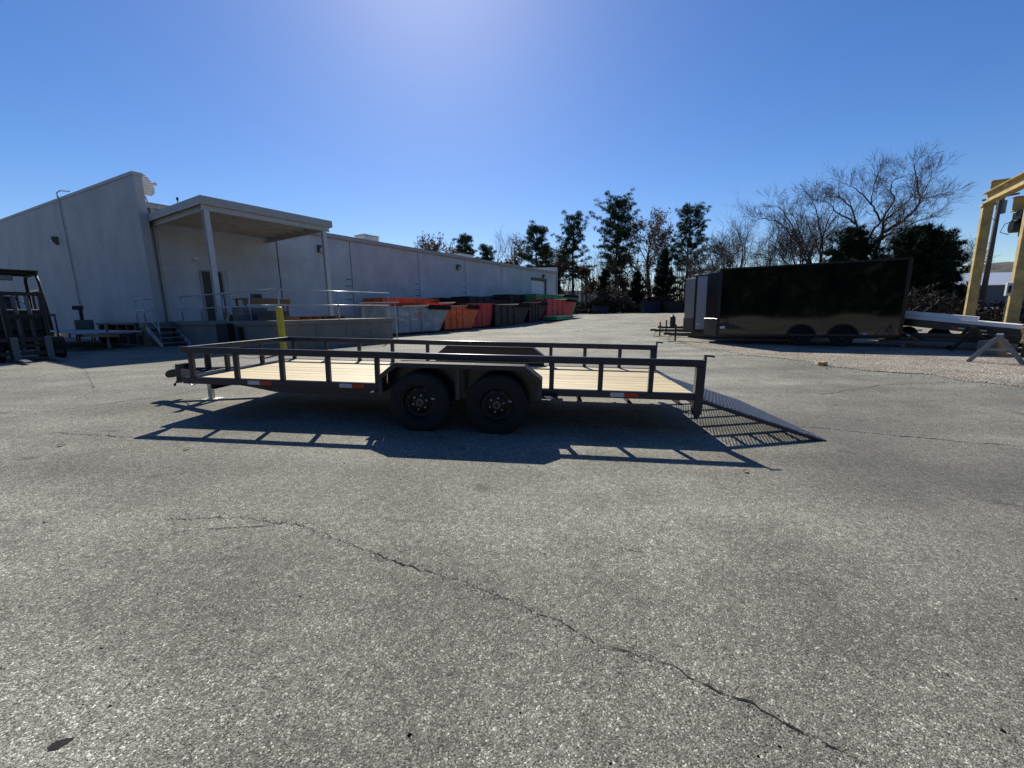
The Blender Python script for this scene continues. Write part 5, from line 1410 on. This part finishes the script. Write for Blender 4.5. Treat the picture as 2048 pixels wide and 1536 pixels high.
cedar(38.2, 38, 7.4, 3.2, 63, "rounded dark cedar at the right end of the evergreens", 130, top=.55)

ORD = ("first", "second", "third", "fourth", "fifth", "sixth", "seventh", "eighth")
for k, (x, y, h, sd) in enumerate(((6.2, 84, 14.5, 81), (13.2, 86, 15.5, 82), (16.6, 84, 13.0, 83), (21.2, 86, 16.0, 84), (24.0, 84, 15.0, 85), (29.2, 86, 15.5, 86), (34.6, 82, 14.0, 87), (37.2, 74, 13.0, 88))):
    bare_tree(x, y, h, sd, "thin bare tree among the saplings behind the pines, " + ORD[k] + " from the left", trunk=.4, r0=.12, spread=.45, up=.6, forks=2, levels=5, group="thin bare trees behind the pines")
for k, (x, y, h, sd) in enumerate(((22.6, 47, 9.5, 91), (26.6, 49, 11.5, 92), (30.4, 50, 12.8, 93), (34.2, 50, 11.6, 94), (39.6, 50, 11.0, 95), (46.5, 52, 11.2, 96), (50.5, 54, 9.8, 97))):
    bare_tree(x, y, h, sd, "bare tree in the tangled back row behind the black trailer, " + ORD[k] + " from the left", trunk=.22, r0=.17, spread=.6, up=.35, forks=3, levels=5, group="bare trees behind the black trailer")

# undergrowth: a mass of thin stems and leaves
def thicket(name, label, pts, hgt, n, seed, mt, ln=.5):
    rg = random.Random(seed); m = MB()
    for _ in range(n):
        i = rg.randrange(len(pts) - 1); f = rg.random()
        x = pts[i][0] + (pts[i + 1][0] - pts[i][0]) * f + rg.gauss(0, pts[i][2]); y = pts[i][1] + (pts[i + 1][1] - pts[i][1]) * f + rg.gauss(0, pts[i][2])
        h = hgt * ((.55 + .45 * math.sin(x * .7) * math.sin(x * .23 + 1)) if hgt < 10 else 1) * rg.uniform(.5, 1.15); z = gz(x, y)
        zz = z + h * rg.random() ** .8
        d = (rvec(rg) + UP * .5).normalized()
        tuft(m, Vector((x, y, zz)), d, rg, ln, 3, .04 if ln < 1 else .3)
        if rg.random() < .06:
            m.tube([(x, y, z), (x + rg.gauss(0, .3), y, z + h * 1.25)], [.02, .008], 3, False)
    return tag(m.build(name, mt, recalc=False), label, "undergrowth", kind="stuff")
thicket("undergrowth", "dark tangled undergrowth along the foot of the tree line", [(4, 64, 1.6), (14, 66, 1.6), (24, 62, 1.6), (34, 54, 1.6), (44, 50, 2)], 4.0, 19000, 71, M_BRUSH)
thicket("roadside_brush", "brown brush behind the tilt-deck trailer and gantry crane", [(20, 31, 1.4), (28, 31, 1.4), (36, 29, 1.4), (46, 28, 1.6), (56, 30, 1.6)], 2.5, 9000, 72, M_BRUSH, .45)
thicket("woodland", "dark woodland edge across the road behind the photographer", [(-70, -46, 3), (-40, -44, 3), (-10, -43, 3), (20, -44, 3), (50, -46, 3)], 16.0, 26000, 73, M_CEDAR, 2.0)  # unseen tree mass added for the dark upper half of the trailer's reflection
# trunks of the wood behind, too many and thin to tell apart
rg = random.Random(77); m = MB()
for _ in range(640):
    x = rg.uniform(1, 48); y = rg.uniform(80, 100); h = rg.uniform(6, 14); r_ = rg.uniform(.04, .11)
    m.tube([(x, y, gz(x, y)), (x + rg.gauss(0, .3), y, h * .5), (x + rg.gauss(0, .6), y, h)], [r_, r_ * .7, .02], 4, False)
    for _k in range(12):
        z = h * rg.uniform(.2, .95); a = rg.uniform(0, 6.28)
        m.tube([(x, y, z), (x + math.cos(a) * .9, y + math.sin(a) * .5, z + rg.uniform(.3, 1.1))], [.025, .008], 3, False)
tag(m.build("saplings", M_TWIG, recalc=False), "wood of thin bare saplings behind the pines", "woods", kind="stuff")

# parked things in the shade below the trees
def wheelie(x, y, label, mt, s_=(1.9, 1.0, 1.1)):
    t = thing("storage_bin", label, "bin", (x, y, gz(x, y)), .1, "bins in the shade below the trees")
    MB().prism([(0, .1), (s_[0], .1), (s_[0] + .1, s_[2]), (-.1, s_[2])], 'y', 0, s_[1]).build("bin_body", mt, t, bevel=.03)
    MB().box(-.13, s_[0] + .13, -.05, s_[1] + .05, s_[2] + .001, s_[2] + .08).build("lid", M_LID, t)
    for a in (.15, s_[0] - .25): MB().box(a, a + .1, .05, s_[1] - .05, 0, .099).build("skid", M_DARK, t)
M_BLUE = mat("blue_bin", (.010, .016, .045), .7, 0, .2)
wheelie(11.9, 58.5, "blue bin in the shade under the pines, nearest the green dumpster", M_BLUE)
wheelie(18.4, 57, "dark blue bin in the shade right of the tallest pine", M_BLUE, (2.2, 1.2, 1.6))
wheelie(21.3, 56, "dark green bin beside the dark blue one under the pines", mat("dkgreen_bin", (.010, .022, .018), .7), (2.0, 1.2, 1.5))
dk2 = thing("flat_wagon", "low dark wagon in the shade between the green dumpster and the blue bin", "wagon", (8.2, 56.5, gz(8.2, 56.5)), .1)
MB().box(0, 4.2, 0, 1.6, .6, .75).build("deck", M_DARK, dk2); MB().box(0, .1, 0, 1.6, .751, 1.5).build("headboard", M_DARK, dk2)
for x in (.8, 3.2): MB().tube([(x, -.1, .32), (x, .1, .32)], .32, 14).build("wheel", M_RUB, dk2); MB().tube([(x, 1.5, .32), (x, 1.7, .32)], .32, 14).build("wheel", M_RUB, dk2)

# ------------------------------------------------------------------ small litter on the asphalt
M_DRY = mat("dry_leaf", (.20, .11, .05), .8, 0, .3, 30)
rg = random.Random(91)
LV = [(2.02, 3.36, "curled dry leaf on the asphalt right of the trailer's shadow"), (-4.35, 3.78, "pale dry leaf on the asphalt left of the trailer's shadow"), (4.95, 6.1, "dry leaf on the asphalt between the ramp and the gravel"), (-3.1, 3.72, "tiny dark leaf just below the trailer's front shadow")]
for i, (x, y, lab) in enumerate(LV):
    a = rg.uniform(0, 6.28); t = MB(); vs = []
    for k in range(7):
        f = k / 6; w = .017 * math.sin(math.pi * f) + .001; zc = .006 + .008 * math.sin(math.pi * f)
        px, py = (f - .5) * .06, 0
        for s_ in (-1, 0, 1):
            vs.append((x + px * math.cos(a) - s_ * w * math.sin(a), y + px * math.sin(a) + s_ * w * math.cos(a), gz(x, y) + zc + abs(s_) * .006))
    fs = [(3 * k + j, 3 * k + j + 1, 3 * k + j + 4, 3 * k + j + 3) for k in range(6) for j in range(2)]
    tag(t.add(vs, fs).build("dry_leaf", M_DRY, recalc=False), lab, "leaf", "dry leaves on the asphalt")
